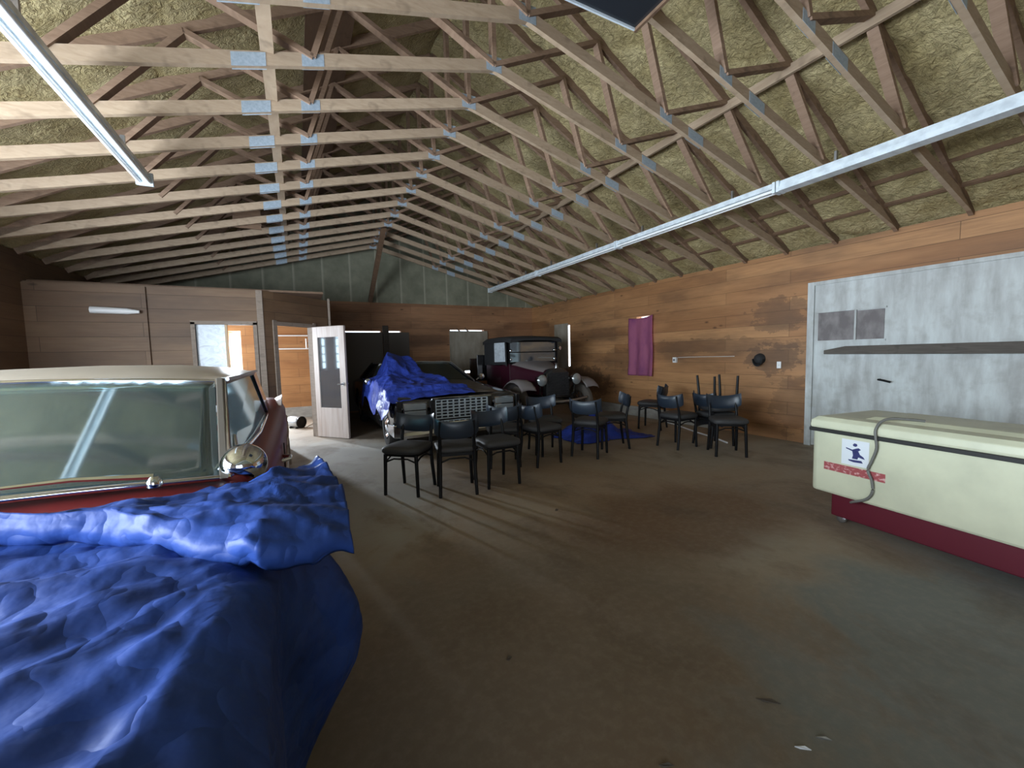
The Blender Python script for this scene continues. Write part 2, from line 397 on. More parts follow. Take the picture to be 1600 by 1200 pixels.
wall('wall_left', 'x', XL, -.15, YF, YB, 0, H, [(0, 4.4, .9, 2.3), (7.72, 8.01, 1.08, 2.05), (8.19, 8.335, 1.08, 2.05), (9.1, 10.1, 1.05, 2.05)], M_PINEB, 'board wall with windows on the office side')
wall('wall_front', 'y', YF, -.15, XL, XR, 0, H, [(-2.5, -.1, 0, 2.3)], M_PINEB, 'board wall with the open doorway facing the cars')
g = MB(); g.add([(XL - .3, YB, H), (XR + .3, YB, H), (RX, YB, RZ + .15), (XL, YB + .15, H), (XR, YB + .15, H), (RX, YB + .15, RZ + .15)],
                [(0, 1, 2), (5, 4, 3), (0, 3, 4, 1), (1, 4, 5, 2), (2, 5, 3, 0)])
structure(g.build('wall_gable', M_GABLE), 'grey green foamed gable triangle above the back wall', 'wall')
g = MB(); g.add([(XL, YF, H), (XR, YF, H), (RX, YF, RZ), (XL, YF - .15, H), (XR, YF - .15, H), (RX, YF - .15, RZ)],
                [(0, 1, 2), (5, 4, 3), (0, 3, 4, 1), (1, 4, 5, 2), (2, 5, 3, 0)])
structure(g.build('wall_gable_front', M_GABLE), 'foamed gable triangle above the front doorway', 'wall')
TS, T0 = .6096, 2.91
def foam(side):
    def fn(u, v):
        x = RX + side * (4.75 * u); y = YF + (YB - YF + .1) * v
        z = roof_z(x) + .035
        ph = ((y - T0) / TS) % 1
        z -= .03 * (.5 - abs(ph - .5)) * 0 - .035 * abs(math.cos(PI * ph)) ** 6 * 0
        z += .035 * fbm(x * 2.2, y * 2.2, 3) + .022 * fbm(x * 7, y * 7, 9) + .04 * max(0, ridge(x * 1.3, y * .5, 5) - .7) * -1
        return (x, y, z)
    return fn
m_ = MB(); m_.grid(foam(1), 90, 230); m_.grid(foam(-1), 60, 160)
def lid(side): return lambda u, v: (RX + side * 4.75 * u, YF - .15 + (YB - YF + .3) * v, roof_z(RX + side * 4.75 * u) + .3)
m_.grid(lid(1), 2, 2); m_.grid(lid(-1), 2, 2)
structure(m_.build('ceiling', M_FOAM, smooth=180), 'yellow spray foam on the underside of the pitched roof', 'ceiling')
# brown bare sheathing strip beside the ridge on the left slope, and eave purlins on the right slope
b = MB(); zz = roof_z(.45) - .05
b.add([(.22, 1, roof_z(.22) - .04), (.66, 1, roof_z(.66) - .04), (.66, YB, roof_z(.66) - .04), (.22, YB, roof_z(.22) - .04),
       (.22, 1, roof_z(.22) - .0), (.66, 1, roof_z(.66) - .0), (.66, YB, roof_z(.66) - .0), (.22, YB, roof_z(.22) - .0)],
      [(0, 3, 2, 1), (4, 5, 6, 7), (0, 1, 5, 4), (1, 2, 6, 5), (2, 3, 7, 6), (3, 0, 4, 7)])
structure(b.build('trim_1', M_BROWN), 'wide brown bare board strip under the roof near the ridge', 'roof board')
for i, x in enumerate((5.25, 5.62, 5.95)):
    b = MB(); b.beam((x, -2.5, roof_z(x) + .0), (x, 5.6, roof_z(x) + .0), 0.035, .03, (SL, 0, 1))
    structure(b.build('trim_%d' % (i + 2), M_BROWN), ['upper', 'middle', 'lowest'][i] + ' dark purlin in the foam above the right wall', 'purlin')
# office partition in the rear left corner: front wall, diagonal wall with the doorway
PH = 2.395; WY = 7.24
P0, P1 = Vector((-.41, WY, 0)), Vector((.52, 8.16, 0)); D = (P1 - P0).normalized(); Nn = Vector((-D.y, D.x, 0))
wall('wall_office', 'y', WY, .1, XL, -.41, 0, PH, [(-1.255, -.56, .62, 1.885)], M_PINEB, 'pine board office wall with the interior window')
def dw(a, b_, z0, z1, m=M_PINEB, th=.1, off=0.0):
    q = MB(); p, r = P0 + D * a + Nn * off, P0 + D * b_ + Nn * off; n = Nn * th
    return q.add([(p.x, p.y, z0), (r.x, r.y, z0), (r.x + n.x, r.y + n.y, z0), (p.x + n.x, p.y + n.y, z0),
                  (p.x, p.y, z1), (r.x, r.y, z1), (r.x + n.x, r.y + n.y, z1), (p.x + n.x, p.y + n.y, z1)],
                 [(0, 3, 2, 1), (4, 5, 6, 7), (0, 1, 5, 4), (1, 2, 6, 5), (2, 3, 7, 6), (3, 0, 4, 7)])
dl, dr_ = .205, .945; DH = 1.90
q = MB()
for part in (dw(0, dl - .001, 0, PH), dw(dr_ + .001, (P1 - P0).length, 0, PH), dw(dl, dr_, DH, PH)): q.add(part.v, part.f)
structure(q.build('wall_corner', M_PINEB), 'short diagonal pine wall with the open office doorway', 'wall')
q = MB(); q.box((.42, 8.16, 0), (.52, YB, PH)); structure(q.build('wall_office_side', M_PINEB), 'office side wall behind the black car', 'wall')
hole = [(-1.33, -1.08, 1.15, 2.0)]
q = wall('wall_office_back', 'y', YB - .002, -.03, XL, .42, .25, PH, hole, M_PINEO, 'orange pine boards at the back of the office')
q = MB(); q.box((XL, YB - .06, 0), (.42, YB - .035, .25)); structure(q.build('baseboard_office', M_CONC), 'grey concrete curb at the back of the office', 'curb')
q = MB(); q.box((XL, WY + .1, PH), (.42, YB, PH + .03)); structure(q.build('ceiling_office', M_BROWN), 'flat lid of the office partition', 'ceiling')
q = MB(); q.box((XR - .06, 4.6, 0), (XR - .001, YB, .2)); structure(q.build('baseboard_right', M_CONC), 'low concrete curb along the foot of the right wall', 'curb')
q = MB(); q.box((.525, 8.09, DH + .02), (.56, 8.14, PH + .03)); 
structure(q.build('trim_5', M_TRIM), 'pale vertical post end above the open office door', 'trim')
q = MB(); q.box((-.50, WY - .02, 0), (-.42, WY - .001, PH)); structure(q.build('trim_6', M_TRIM), 'lighter corner board of the office wall', 'trim')
q = MB(); q.box((XL, WY - .03, 0), (-1.76, WY - .001, PH - .02)); structure(q.build('trim_7', M_PINEB), 'darker boarded section left of the interior window', 'wall boards')
# door casing
q = MB()
for part in (dw(dl - .07, dl, 0, DH + .07, th=.14, off=-.02), dw(dr_, dr_ + .05, 0, DH + .07, th=.14, off=-.02), dw(dl, dr_, DH, DH + .05, th=.14, off=-.02)): q.add(part.v, part.f)
structure(q.build('trim_8', M_TRIM), 'wooden casing round the office doorway', 'door casing')

# interior window in the office wall
w = thing('window_1', 'interior window opening beside the white milky sheet', 'window', (-.9, WY, .62), world=True); w['kind'] = 'structure'
q = MB(); z0, z1, x0, x1 = .62, 1.885, -1.255, -.56
q.box((x0 - .05, WY - .025, z0 - .05), (x0, WY + .12, z1 + .03)); q.box((x1, WY - .025, z0 - .05), (x1 + .05, WY + .12, z1 + .03))
q.box((x0 - .05, WY - .025, z1), (x1 + .05, WY + .12, z1 + .05)); q.box((x0 - .05, WY - .025, z0 - .05), (x1 + .05, WY + .12, z0))
q.build('window_frame', M_TRIM, w)
q = MB(); q.box((-.915, WY + .02, z0), (-.885, WY + .07, z1)); q.build('mullion', M_JAMB, w)
q = MB(); q.box((x0, WY + .03, z0), (-.915, WY + .04, z1)); q.build('pane', M_FROST, w, label='milky white sheet in the left half of the window')
# outer windows: muntins in the openings
def ext_window(name, axis, pos, a0, a1, z0, z1, nu, nv, label):
    w = thing(name, label, 'window', ((pos, a0, z0) if axis == 'x' else (a0, pos, z0)), world=True); w['kind'] = 'structure'
    q = MB(); bar = .022
    def bx(u0, u1, v0, v1, d=.04):
        if axis == 'x': q.box((pos - d / 2, u0, v0), (pos + d / 2, u1, v1))
        else: q.box((u0, pos - d / 2, v0), (u1, pos + d / 2, v1))
    for i in range(nu + 1):
        u = a0 + (a1 - a0) * i / nu; e = .04 if i in (0, nu) else bar / 2; bx(u - e, u + e, z0, z1)
    for j in range(nv + 1):
        v = z0 + (z1 - z0) * j / nv; e = .04 if j in (0, nv) else bar / 2; bx(a0, a1, v - e, v + e, .035)
    q.build('window_frame', M_PLASTIC, w); return w
ext_window('window_2', 'x', XL - .1, 7.72, 8.01, 1.08, 2.05, 1, 5, 'narrow paned office window nearer the interior window')
ext_window('window_3', 'x', XL - .1, 8.19, 8.335, 1.08, 2.05, 1, 5, 'very narrow paned office window, middle one of the side wall')
ext_window('window_4', 'y', YB + .07, -1.33, -1.08, 1.15, 2.0, 1, 2, 'bright rear window seen through the interior window')
ext_window('window_5', 'x', XL - .1, 0, 4.4, .9, 2.3, 4, 1, 'wide window beside the red car')
ext_window('added_window_6', 'x', XL - .1, 9.1, 10.1, 1.05, 2.05, 2, 2, 'added wider office window nearest the back wall, for more daylight')  # extra opening, added to bring more daylight into the office

# boarded windows and panels on the back wall
def board(name, lo, hi, m, label, cat, bevel=.004):
    o = MB().box(tuple(a - (l + h) / 2 for a, l, h in zip(lo, lo, hi)), tuple(a - (l + h) / 2 for a, l, h in zip(hi, lo, hi)))
    ob = o.build(name, m, bevel=bevel); ob.location = [(l + h) / 2 for l, h in zip(lo, hi)]
    return tag(ob, label, cat)
board('plywood_sheet', (3.70, YB - .05, .93), (4.83, YB - .015, 2.03), M_PLY, 'weathered grey plywood sheet over the back window beside the old truck', 'board')
for i, (x, c) in enumerate(((3.95, 'left'), (4.20, 'right'))):
    b = MB(); b.beam((x - .05, YB - .03, 2.10), (x + .06, YB - .03, 2.02), .02, .03); tag(b.build('wood_splinter', M_BROWN), 'small slanted stick crossing the top light gap, %s one of two' % c, 'stick')
for i, x in enumerate((4.08, 4.4)):
    board('wood_batten', (x - .03, YB - .05, .84), (x + .03, YB - .015, .935), M_BROWN, ['short batten in the light gap below the plywood, nearer the black car', 'short batten in the light gap below the plywood, nearer the old truck'][i], 'batten')
board('dark_board', (1.0, YB - .05, .05), (1.93, YB - .012, 1.985), M_PLYD, 'wide dark board on the back wall left of the dark post', 'board')
board('dark_board', (2.08, YB - .05, .05), (2.6, YB - .012, 1.985), M_PLYD, 'narrower dark board on the back wall right of the dark post', 'board')
board('dark_post', (1.94, YB - .1, 0), (2.07, YB - .012, 2.15), M_DKWOOD, 'dark upright post between the two dark boards', 'post')
board('window_cover', (XR - .045, 8.93, .95), (XR - .012, 9.55, 2.13), M_PLY, 'tall grey panel with a slit of daylight on its edge', 'panel')
# purple cloth hung over the right wall window
q = MB()
def cl(u, v):
    y = 6.665 - .67 * u; z = 2.055 - 1.2 * v
    sag = -.035 * math.sin(PI * u) * max(0, 1 - v * 6)
    return (XR - .06 - .02 * math.sin(u * 14 + v) * (.4 + v) - .01 * fbm(u * 3, v * 3), y + .012 * math.sin(v * 7), z + sag + .02 * u * (1 - v))
q.grid(cl, 30, 30)
tag(q.build('purple_cloth', M_CLOTH, smooth=180, solid=.004), 'purple cloth pinned over the right wall window', 'cloth')
# fittings on the right wall
b = thing('outlet_box', 'white outlet box at the start of the wall cable', 'outlet', (XR, 5.48, 1.18), world=True)
MB().box((XR - .05, 5.44, 1.13), (XR - .001, 5.52, 1.23)).build('box', M_PLASTIC, b, bevel=.006)
MB().box((XR - .056, 5.46, 1.16), (XR - .051, 5.50, 1.20)).build('socket', M_GREYPANE, b)
q = MB(); q.tube([(XR - .012, 5.42, 1.225), (XR - .012, 5.2, 1.232), (XR - .012, 4.9, 1.236), (XR - .012, 4.6, 1.238), (XR - .012, 4.3, 1.242)], .005, 6)
tag(q.build('wall_cable', M_PLASTIC, smooth=60), 'thin white cable running level along the pine wall', 'cable')
b = thing('light_switch', 'white switch plate by the dark stain near the pale door', 'switch', (XR, 3.595, 1.11), world=True)
MB().box((XR - .02, 3.565, 1.06), (XR - .001, 3.625, 1.16)).build('plate', M_PLASTIC, b, bevel=.004)
MB().box((XR - .03, 3.588, 1.09), (XR - .021, 3.602, 1.12)).build('toggle', M_PLASTIC, b)
b = thing('old_cap', 'dark round cap hanging on the stained part of the pine wall', 'cap', (XR, 3.88, 1.2), world=True)
q = MB(); q.lathe([(.0, .08), (.04, .075), (.07, .05), (.085, .0)], (XR - .002, 3.885, 1.2), 'x', 18, True, -1); q.build('crown', M_CANVAS, b, smooth=60)
q = MB(); q.grid(lambda u, v: (XR - .02 - .06 * v, 3.885 + .085 * math.cos(PI * (1 + u)) * (1 - .1 * v), 1.2 - .085 * math.sin(PI * u) * (1 + .35 * v)), 12, 4); q.build('brim', M_CANVAS, b, smooth=60, solid=.006)
q = MB(); q.tube([(XR - .14, 5.75, .012), (XR - .3, 5.2, .012), (5.75, 4.55, .012), (5.6, 4.1, .012), (5.45, 3.8, .012)], .012, 6)
tag(q.build('floor_cable', M_PLASTIC, smooth=60), 'thin pale cable lying on the floor behind the stray chairs', 'cable')

# pale door on the right wall
d = thing('door_2', 'chalky white panel door behind the cream chest', 'door', (XR, 2.2, 0), world=True); d['kind'] = 'structure'
MB().box((XR - .05, .9, .01), (XR - .002, 3.16, 2.2)).build('door_panel', M_DOOR, d, bevel=.004)
q = MB(); q.box((XR - .075, 3.12, 0), (XR - .002, 3.2, 2.235)); q.box((XR - .072, .9, 2.19), (XR - .002, 3.12, 2.235)); q.box((XR - .075, .82, 0), (XR - .002, .9, 2.235)); q.build('door_frame', M_DOOR, d)
MB().box((XR - .058, 2.66, 1.445), (XR - .048, 3.07, 1.815)).build('pane', M_GREYPANE, d, label='dull covered pane of the door, larger one')
MB().box((XR - .058, 2.36, 1.445), (XR - .048, 2.635, 1.805)).build('pane', M_GREYPANE, d, label='dull covered pane of the door, narrower one')
q = MB(); q.box((XR - .07, 2.34, 1.42), (XR - .051, 3.09, 1.443)); q.box((XR - .07, 2.34, 1.816), (XR - .051, 3.09, 1.835)); q.box((XR - .07, 2.637, 1.44), (XR - .051, 2.658, 1.82)); q.build('muntin', M_DOOR, d)
q = MB(); q.tube([(XR - .05, 2.38, .95), (XR - .10, 2.38, .95), (XR - .11, 2.34, .945), (XR - .11, 2.26, .925)], .012, 8); q.build('door_handle', M_BLACK, d, smooth=50)
q = MB(); q.add([(XR - .13, 2.96, 1.265), (XR - .13, 2.96, 1.315), (XR - .13, 2.72, 1.365), (XR - .13, .7, 1.375), (XR - .13, .7, 1.25),
                 (XR - .065, 2.96, 1.265), (XR - .065, 2.96, 1.315), (XR - .065, 2.72, 1.365), (XR - .065, .7, 1.375), (XR - .065, .7, 1.25)],
                [(0, 1, 2, 3, 4), (9, 8, 7, 6, 5), (0, 5, 6, 1), (1, 6, 7, 2), (2, 7, 8, 3), (3, 8, 9, 4), (4, 9, 5, 0)])
tag(q.build('lock_bar', M_DKWOOD, bevel=.004), 'dark wooden bar laid across the chalky white door', 'bar')

# ------------------------------------------------------------------ office doorway and what shows through it
hx, hy, fx, fy = .262, 7.905, .711, 7.352
L_ = math.hypot(fx - hx, fy - hy)
d = thing('door_1', 'pale glazed office door standing open into the garage', 'door', (hx, hy, 0), math.atan2(fy - hy, fx - hx)); d['kind'] = 'structure'
q = MB(); T = .04
q.box((0, -T / 2, .012), (.11, T / 2, DH)); q.box((L_ - .13, -T / 2, .012), (L_, T / 2, DH)); q.box((.11, -T / 2, .012), (L_ - .13, T / 2, .52)); q.box((.11, -T / 2, 1.72), (L_ - .13, T / 2, DH))
q.build('door_frame', M_DOORW, d, bevel=.004)
MB().box((.112, -.006, .522), (L_ - .132, .006, 1.718)).build('pane', M_GLASSG, d)
q = MB(); q.tube([(L_ - .06, -.03, .93), (L_ - .06, -.085, .93), (L_ - .12, -.09, .93)], .011, 8); q.tube([(L_ - .06, .03, .93), (L_ - .06, .085, .93), (L_ - .12, .09, .93)], .011, 8)
q.lathe([(.03, -.035), (.03, .035)], (L_ - .06, 0, .93), 'y', 14); q.build('door_handle', M_STEEL, d, smooth=50)
q = MB()
for p, r in (((-.6, YB - .1, 1.6), (.4, YB - .1, 1.6)), ((.2, YB - .1, 1.6), (.2, YB - .1, 1.83)), ((-.6, YB - .1, 1.9), (.4, YB - .1, 1.9))): q.tube([p, r], .016, 8)
tag(q.build('closet_rail', M_PLASTIC, smooth=50), 'white rail on the office back wall seen through the doorway', 'rail')
b = thing('shop_blower', 'small silver cylinder blower lying on the office floor', 'blower', (-.09, 9.2, 0), math.radians(-50))
q = MB(); q.lathe([(.085, -.16), (.112, -.14), (.116, 0), (.116, .12), (.108, .13), (.10, .13)], (0, 0, .118), 'x', 24); q.build('housing', M_STEEL, b, smooth=40)
q = MB(); q.lathe([(.112, .125), (.117, .15), (.098, .155), (.09, .135), (.02, .13), (.0, .14)], (0, 0, .118), 'x', 24); q.build('front_grille', M_BLACK, b, smooth=40)
q = MB(); q.box((-.1, -.09, 0), (-.07, .09, .025)); q.box((.07, -.09, 0), (.1, .09, .025)); q.build('foot', M_BLACK, b)
q = MB(); q.tube([(.09, 9.16, .008), (.12, 9.3, .008), (.2, 9.5, .008), (.33, 9.75, .008), (.37, 10.2, .008)], .008, 6)
tag(q.build('power_cord', M_PLASTIC, smooth=60), 'pale power cord trailing from the silver blower', 'cord')

# ------------------------------------------------------------------ roof trusses
BZ0 = EYE + 2.5861; CS = (BZ0 - H) / (XR - RX)
def bz(x): return BZ0 - CS * abs(x - RX)
NTR = 14
proto = thing('roof_truss', 'x', 'roof truss', (0, 0, 0), group='timber scissor trusses under the roof')
CW, CH = .04, .092
for s in (1, -1):
    xe = RX + s * 4.6
    MB().beam((RX, 0, BZ0), (xe, 0, bz(xe) + .02), CW, CH).build('bottom_chord', M_STUD, proto)
    MB().beam((RX, 0, RZ - .005), (RX + s * 4.62, 0, roof_z(RX + s * 4.62) - .005), CW, CH).build('top_chord', M_STUDD, proto)
    X = lambda dx: RX + s * dx
    T1, T2, J1, J2 = 1.174, 2.345, 1.483, 2.952
    for a, b_ in (((X(0), BZ0), (X(T1), roof_z(X(T1)) - .04)), ((X(T1), roof_z(X(T1)) - .04), (X(J1), bz(X(J1)) + .02)),
                  ((X(J1), bz(X(J1)) + .02), (X(T2), roof_z(X(T2)) - .04)), ((X(T2), roof_z(X(T2)) - .04), (X(J2), bz(X(J2)) + .02))):
        MB().beam((a[0], 0, a[1]), (b_[0], 0, b_[1]), CW, .075, (0, 1, 0)).build('web', M_STUDD, proto)
    for dx, wd, hh in ((1.893, .21, .092), (J1, .15, .085)):
        x = X(dx); z = bz(x); k = -s * CS
        q = MB()
        for yy in (-.0225, .0225):
            q.add([(x - wd / 2, yy, z - hh / 2 - k * -wd / 2 * -1), (x + wd / 2, yy, z - hh / 2 + k * wd / 2), (x + wd / 2, yy, z + hh / 2 + k * wd / 2), (x - wd / 2, yy, z + hh / 2 - k * wd / 2),
                   (x - wd / 2, yy * .9, z - hh / 2 - k * wd / 2), (x + wd / 2, yy * .9, z - hh / 2 + k * wd / 2), (x + wd / 2, yy * .9, z + hh / 2 + k * wd / 2), (x - wd / 2, yy * .9, z + hh / 2 - k * wd / 2)],
                  [(0, 1, 2, 3), (7, 6, 5, 4), (0, 4, 5, 1), (1, 5, 6, 2), (2, 6, 7, 3), (3, 7, 4, 0)])
        q.build('gusset_plate', M_PLATE, proto)
MB().beam((RX, 0, BZ0), (RX, 0, RZ - .03), CW, .075, (0, 1, 0)).build('king_post', M_STUDD, proto)
q = MB()
for yy in (-.0225, .0215): q.box((RX - .075, yy, BZ0 - .055), (RX + .075, yy + .001, BZ0 + .075))
q.build('gusset_plate', M_PLATE, proto)
ORD = ['first', 'second', 'third', 'fourth', 'fifth', 'sixth', 'seventh', 'eighth', 'ninth', 'tenth', 'eleventh', 'twelfth', 'thirteenth', 'fourteenth', 'fifteenth', 'sixteenth', 'seventeenth']
ks = list(range(12, -5, -1))
for n_, k in enumerate(ks):
    o = proto if n_ == 0 else copy_tree(proto)
    o.location = (0, T0 + TS * k, 0)
    o['label'] = 'timber scissor roof truss, %s one counted forward from the back gable wall' % ORD[n_]
# runners and braces among the trusses
q = MB(); q.beam((-.072, 1.4, bz(-.072) + .067), (-.078, 9.9, bz(-.078) + .067), .085, .04); tag(q.build('brace_board', M_STUD), 'long flat runner board lying on top of the left truss chords', 'board')
q = MB(); q.beam((4.06, .3, 3.85), (4.06, 9.0, 3.85), .03, .085, (0, 0, 1)); tag(q.build('brace_board', M_STUD), 'long pale brace board nailed along the webs on the right slope', 'board')
q = MB(); q.beam((1.58, YB - .05, H), (1.58, YB - .05, 4.6), .09, .05); tag(q.build('gable_stud', M_STUDD), 'upright stud standing against the gable wall', 'stud')
q = MB(); q.beam((1.66, 10.68, H + .02), (1.655, 8.55, 3.93), .09, .09); tag(q.build('gable_brace', M_BROWN), 'dark timber brace slanting from the back wall up to the ridge', 'brace')
q = MB(); q.box((-.72, 7.22, 3.28), (-.37, 7.24, 3.62)); tag(q.build('wood_scrap', M_BROWN), 'dark square board scrap fixed on the left truss chords', 'board')
# black sheet hung below the trusses
b = thing('hanging_panel', 'black glossy panel hung under the trusses near the ridge', 'panel', (1.75, 1.7, 3.6), world=True)
MB().box((1.25, 1.2, 3.60), (2.2, 2.27, 3.64)).build('sheet', M_BLKPANEL, b)
q = MB(); q.box((1.25, 2.271, 3.585), (2.2, 2.283, 3.655)); q.build('edge_strip', M_GAL, b, label='bright edge strip of the panel')
q = MB(); q.box((2.201, 1.2, 3.58), (2.22, 2.283, 3.66)); q.build('edge_strip', M_BROWN, b, label='brown wooden edge strip of the panel')
for y in (2.26, 1.66): MB().box((1.9, y + .02, 3.64), (1.93, y + .025, 3.92)).build('hanger', M_STEEL, b)

# ------------------------------------------------------------------ strip lights
def strip(y0, open_):
    t_ = thing('strip_light', 'x', 'light fixture', (4.55, y0, 2.97), group='white strip lights under the right truss chords')
    ln = 2.42
    q = MB(); q.loft([[(-.05, e, .05), (-.035, e, .11), (.035, e, .11), (.05, e, .05)] for e in (0, ln)]); q.build('channel', M_GAL, t_)
    for e in (.0, ln - .03): MB().box((-.062, e, .0), (.062, e + .03, .112)).build('end_cap', M_GAL, t_, bevel=.003)
    if open_:
        for s in (-1, 1):
            q = MB(); q.tube([(s * .036, .03, .028), (s * .036, ln - .03, .028)], .017, 10); q.build('lamp_tube', M_TUBE, t_, smooth=60)
        MB().box((-.012, .03, .03), (.012, ln - .03, .05)).build('cover_strip', M_GAL, t_)
    else:
        q = MB(); q.loft([[(-.062, e, .005), (-.056, e, .05), (.056, e, .05), (.062, e, .005)] for e in (.03, ln - .03)]); q.build('reflector', M_GAL, t_)
    for e in (.5, 1.9): MB().box((-.015, e, .11), (.015, e + .02, .205)).build('hanger', M_STEEL, t_)
    return t_
for y0, op, lb in ((7.50, 1, 'white strip light farthest away in the row on the right slope'), (5.07, 1, 'white strip light second from the far end of the right row'),
                   (2.64, 1, 'white strip light with open lamp tubes, third from the far end'), (.21, 0, 'white strip light with a closed reflector, nearest above the door')):
    strip(y0, op)['label'] = lb
o = strip(2.47, 1); o.location = (-1.13, 2.49, 2.95); o['group'] = 'white strip lights left of the ridge'; o['label'] = 'white strip light over the red car left of the ridge'
b = thing('wall_lamp', 'small white lamp on the office wall above the red car roof', 'lamp', (-1.95, WY - .03, 2.04), world=True)
q = MB(); q.tube([(-2.3, WY - .09, 2.05), (-1.95, WY - .09, 2.04), (-1.82, WY - .09, 2.035)], [.045, .04, .02], 10); q.build('shade', M_PLASTIC, b, smooth=60)
MB().box((-2.15, WY - .06, 2.01), (-2.05, WY - .03, 2.08)).build('bracket', M_STEEL, b)
#PART2
# ------------------------------------------------------------------ chairs (front of the chair faces local -Y)
def make_chair():
    t_ = thing('cafe_chair', 'x', 'chair', (0, 0, 0), group='black cafe chairs standing about the garage floor')
    hw, hd = .165, .165
    for s in (-1, 1):
        q = MB(); q.tube([(s * (hw + .012), -hd - .01, 0), (s * hw, -hd, .41)], [.0165, .019], 10); lg = q.build('leg', M_BLACK, t_, smooth=50)
        q = MB(); q.tube([(s * (hw + .012), hd + .045, 0), (s * (hw + .004), hd + .012, .25), (s * hw, hd, .42), (s * hw, hd + .012, .52), (s * (hw - .005), hd + .05, .68), (s * (hw - .005), hd + .062, .74)],
                         [.0165, .019, .019, .017, .016, .014], 10); q.build('leg', M_BLACK, t_, smooth=50)
        q = MB(); q.tube([(s * hw, -hd, .33), (s * hw, -hd * .45, .365), (s * hw, 0, .375), (s * hw, hd * .45, .365), (s * hw, hd, .33)], .0085, 8); q.build('stretcher', M_BLACK, t_, smooth=50)
    for y in (-hd, hd):
        q = MB(); q.tube([(-hw, y, .33), (-hw * .45, y, .365), (hw * .45, y, .365), (hw, y, .33)], .0085, 8); q.build('stretcher', M_BLACK, t_, smooth=50)
    q = MB()
    for a, b_ in (((-hw, -hd, .405), (hw, -hd, .405)), ((-hw, hd, .405), (hw, hd, .405)), ((-hw, -hd, .405), (-hw, hd, .405)), ((hw, -hd, .405), (hw, hd, .405))): q.beam(a, b_, .02, .03)
    q.build('seat_frame', M_BLACK, t_)
    # padded seat with rounded corners, slightly wider in front
    def ring(sc, z):
        out = []
        for k in range(40):
            a = 2 * PI * k / 40; c, s = math.cos(a), math.sin(a); e = .42
            x = math.copysign(abs(c) ** e, c); y = math.copysign(abs(s) ** e, s)
            out.append((x * (.205 - .012 * y) * sc, y * .205 * sc - .01, z))
        return out
    q = MB(); q.loft([ring(.93, .418), ring(.99, .428), ring(1.01, .446), ring(.99, .466), ring(.93, .480), ring(.75, .490), ring(.4, .495), ring(.05, .496)]); q.build('seat', M_SEAT, t_, smooth=60)
    # curved, wrapped backrest, dipping in the middle of its top edge
    def bk(u, v, side):
        a = (u - .5) * 2; x = .215 * math.sin(a * 1.18) / math.sin(1.18)
        y = hd + .075 - .085 * (abs(a) ** 2.2); th = .02 * (1 - .5 * abs(a) ** 3)
        lo = .565 + .055 * abs(a) ** 2.5; hi = .735 + .045 * abs(a) ** 1.8
        ev = math.sin(PI * min(max(v, 0), 1)) ** .5
        return (x, y + side * th * ev + .12 * ((lo + (hi - lo) * v) - .65), lo + (hi - lo) * v)
    q = MB(); n1, n2 = 22, 8; secs = []
    for i in range(n1 + 1):
        u = i / n1; secs.append([bk(u, j / n2, -1) for j in range(n2 + 1)] + [bk(u, j / n2, 1) for j in range(n2 - 1, 0, -1)])
    q.loft(secs); q.build('backrest', M_VINYL, t_, smooth=60)
    return t_
def face(dx, dy): return math.atan2(dy, dx) + PI / 2
CHAIRS = [
    (.95, 4.15, face(-.66, -.75), 'black cafe chair at the open door end of the row, its seat toward the camera'),
    (1.37, 3.92, face(.25, .97), 'black cafe chair with its back to the camera, beside the leftmost chair of the row'),
    (1.83, 3.93, face(0, -1), 'black cafe chair facing the camera in front of the black car grille'),
    (2.22, 4.56, face(.35, .94), 'black cafe chair half hidden behind the front chairs, before the right car headlight'),
    (2.65, 4.37, face(.98, .15), 'black cafe chair seen from behind and turned right, before the black car bumper'),
    (2.99, 4.82, face(-.25, -.97), 'black cafe chair behind the others, right in front of the old truck wheel'),
    (3.41, 4.36, face(.84, .53), 'black cafe chair with its curved back to the camera, before the old truck radiator'),
    (3.96, 4.56, face(-.87, .48), 'black cafe chair facing left beside the tarp heaped on the floor'),
    (5.50, 5.28, face(-.45, .9), 'black cafe chair standing nearest the purple cloth'),
    (4.74, 4.07, face(1, .03), 'black cafe chair turned to the right, first of the stray chairs by the right wall'),
    (5.24, 3.86, face(.98, -.2), 'black cafe chair carrying the upturned chair'),
    (4.90, 3.42, face(-.62, -.78), 'black cafe chair facing the camera, nearest the pale door'),
]
cp = make_chair()
for i, (x, y, rz, lb) in enumerate(CHAIRS):
    o = cp if i == 0 else copy_tree(cp)
    o.location = (x, y, 0); o.rotation_euler = (0, 0, rz); o['label'] = lb
o = copy_tree(cp); o.location = (5.225, 3.80, .497 + .497); o.rotation_euler = (PI, 0, face(.3, .95)); o['label'] = 'black cafe chair turned upside down on another chair, legs in the air'

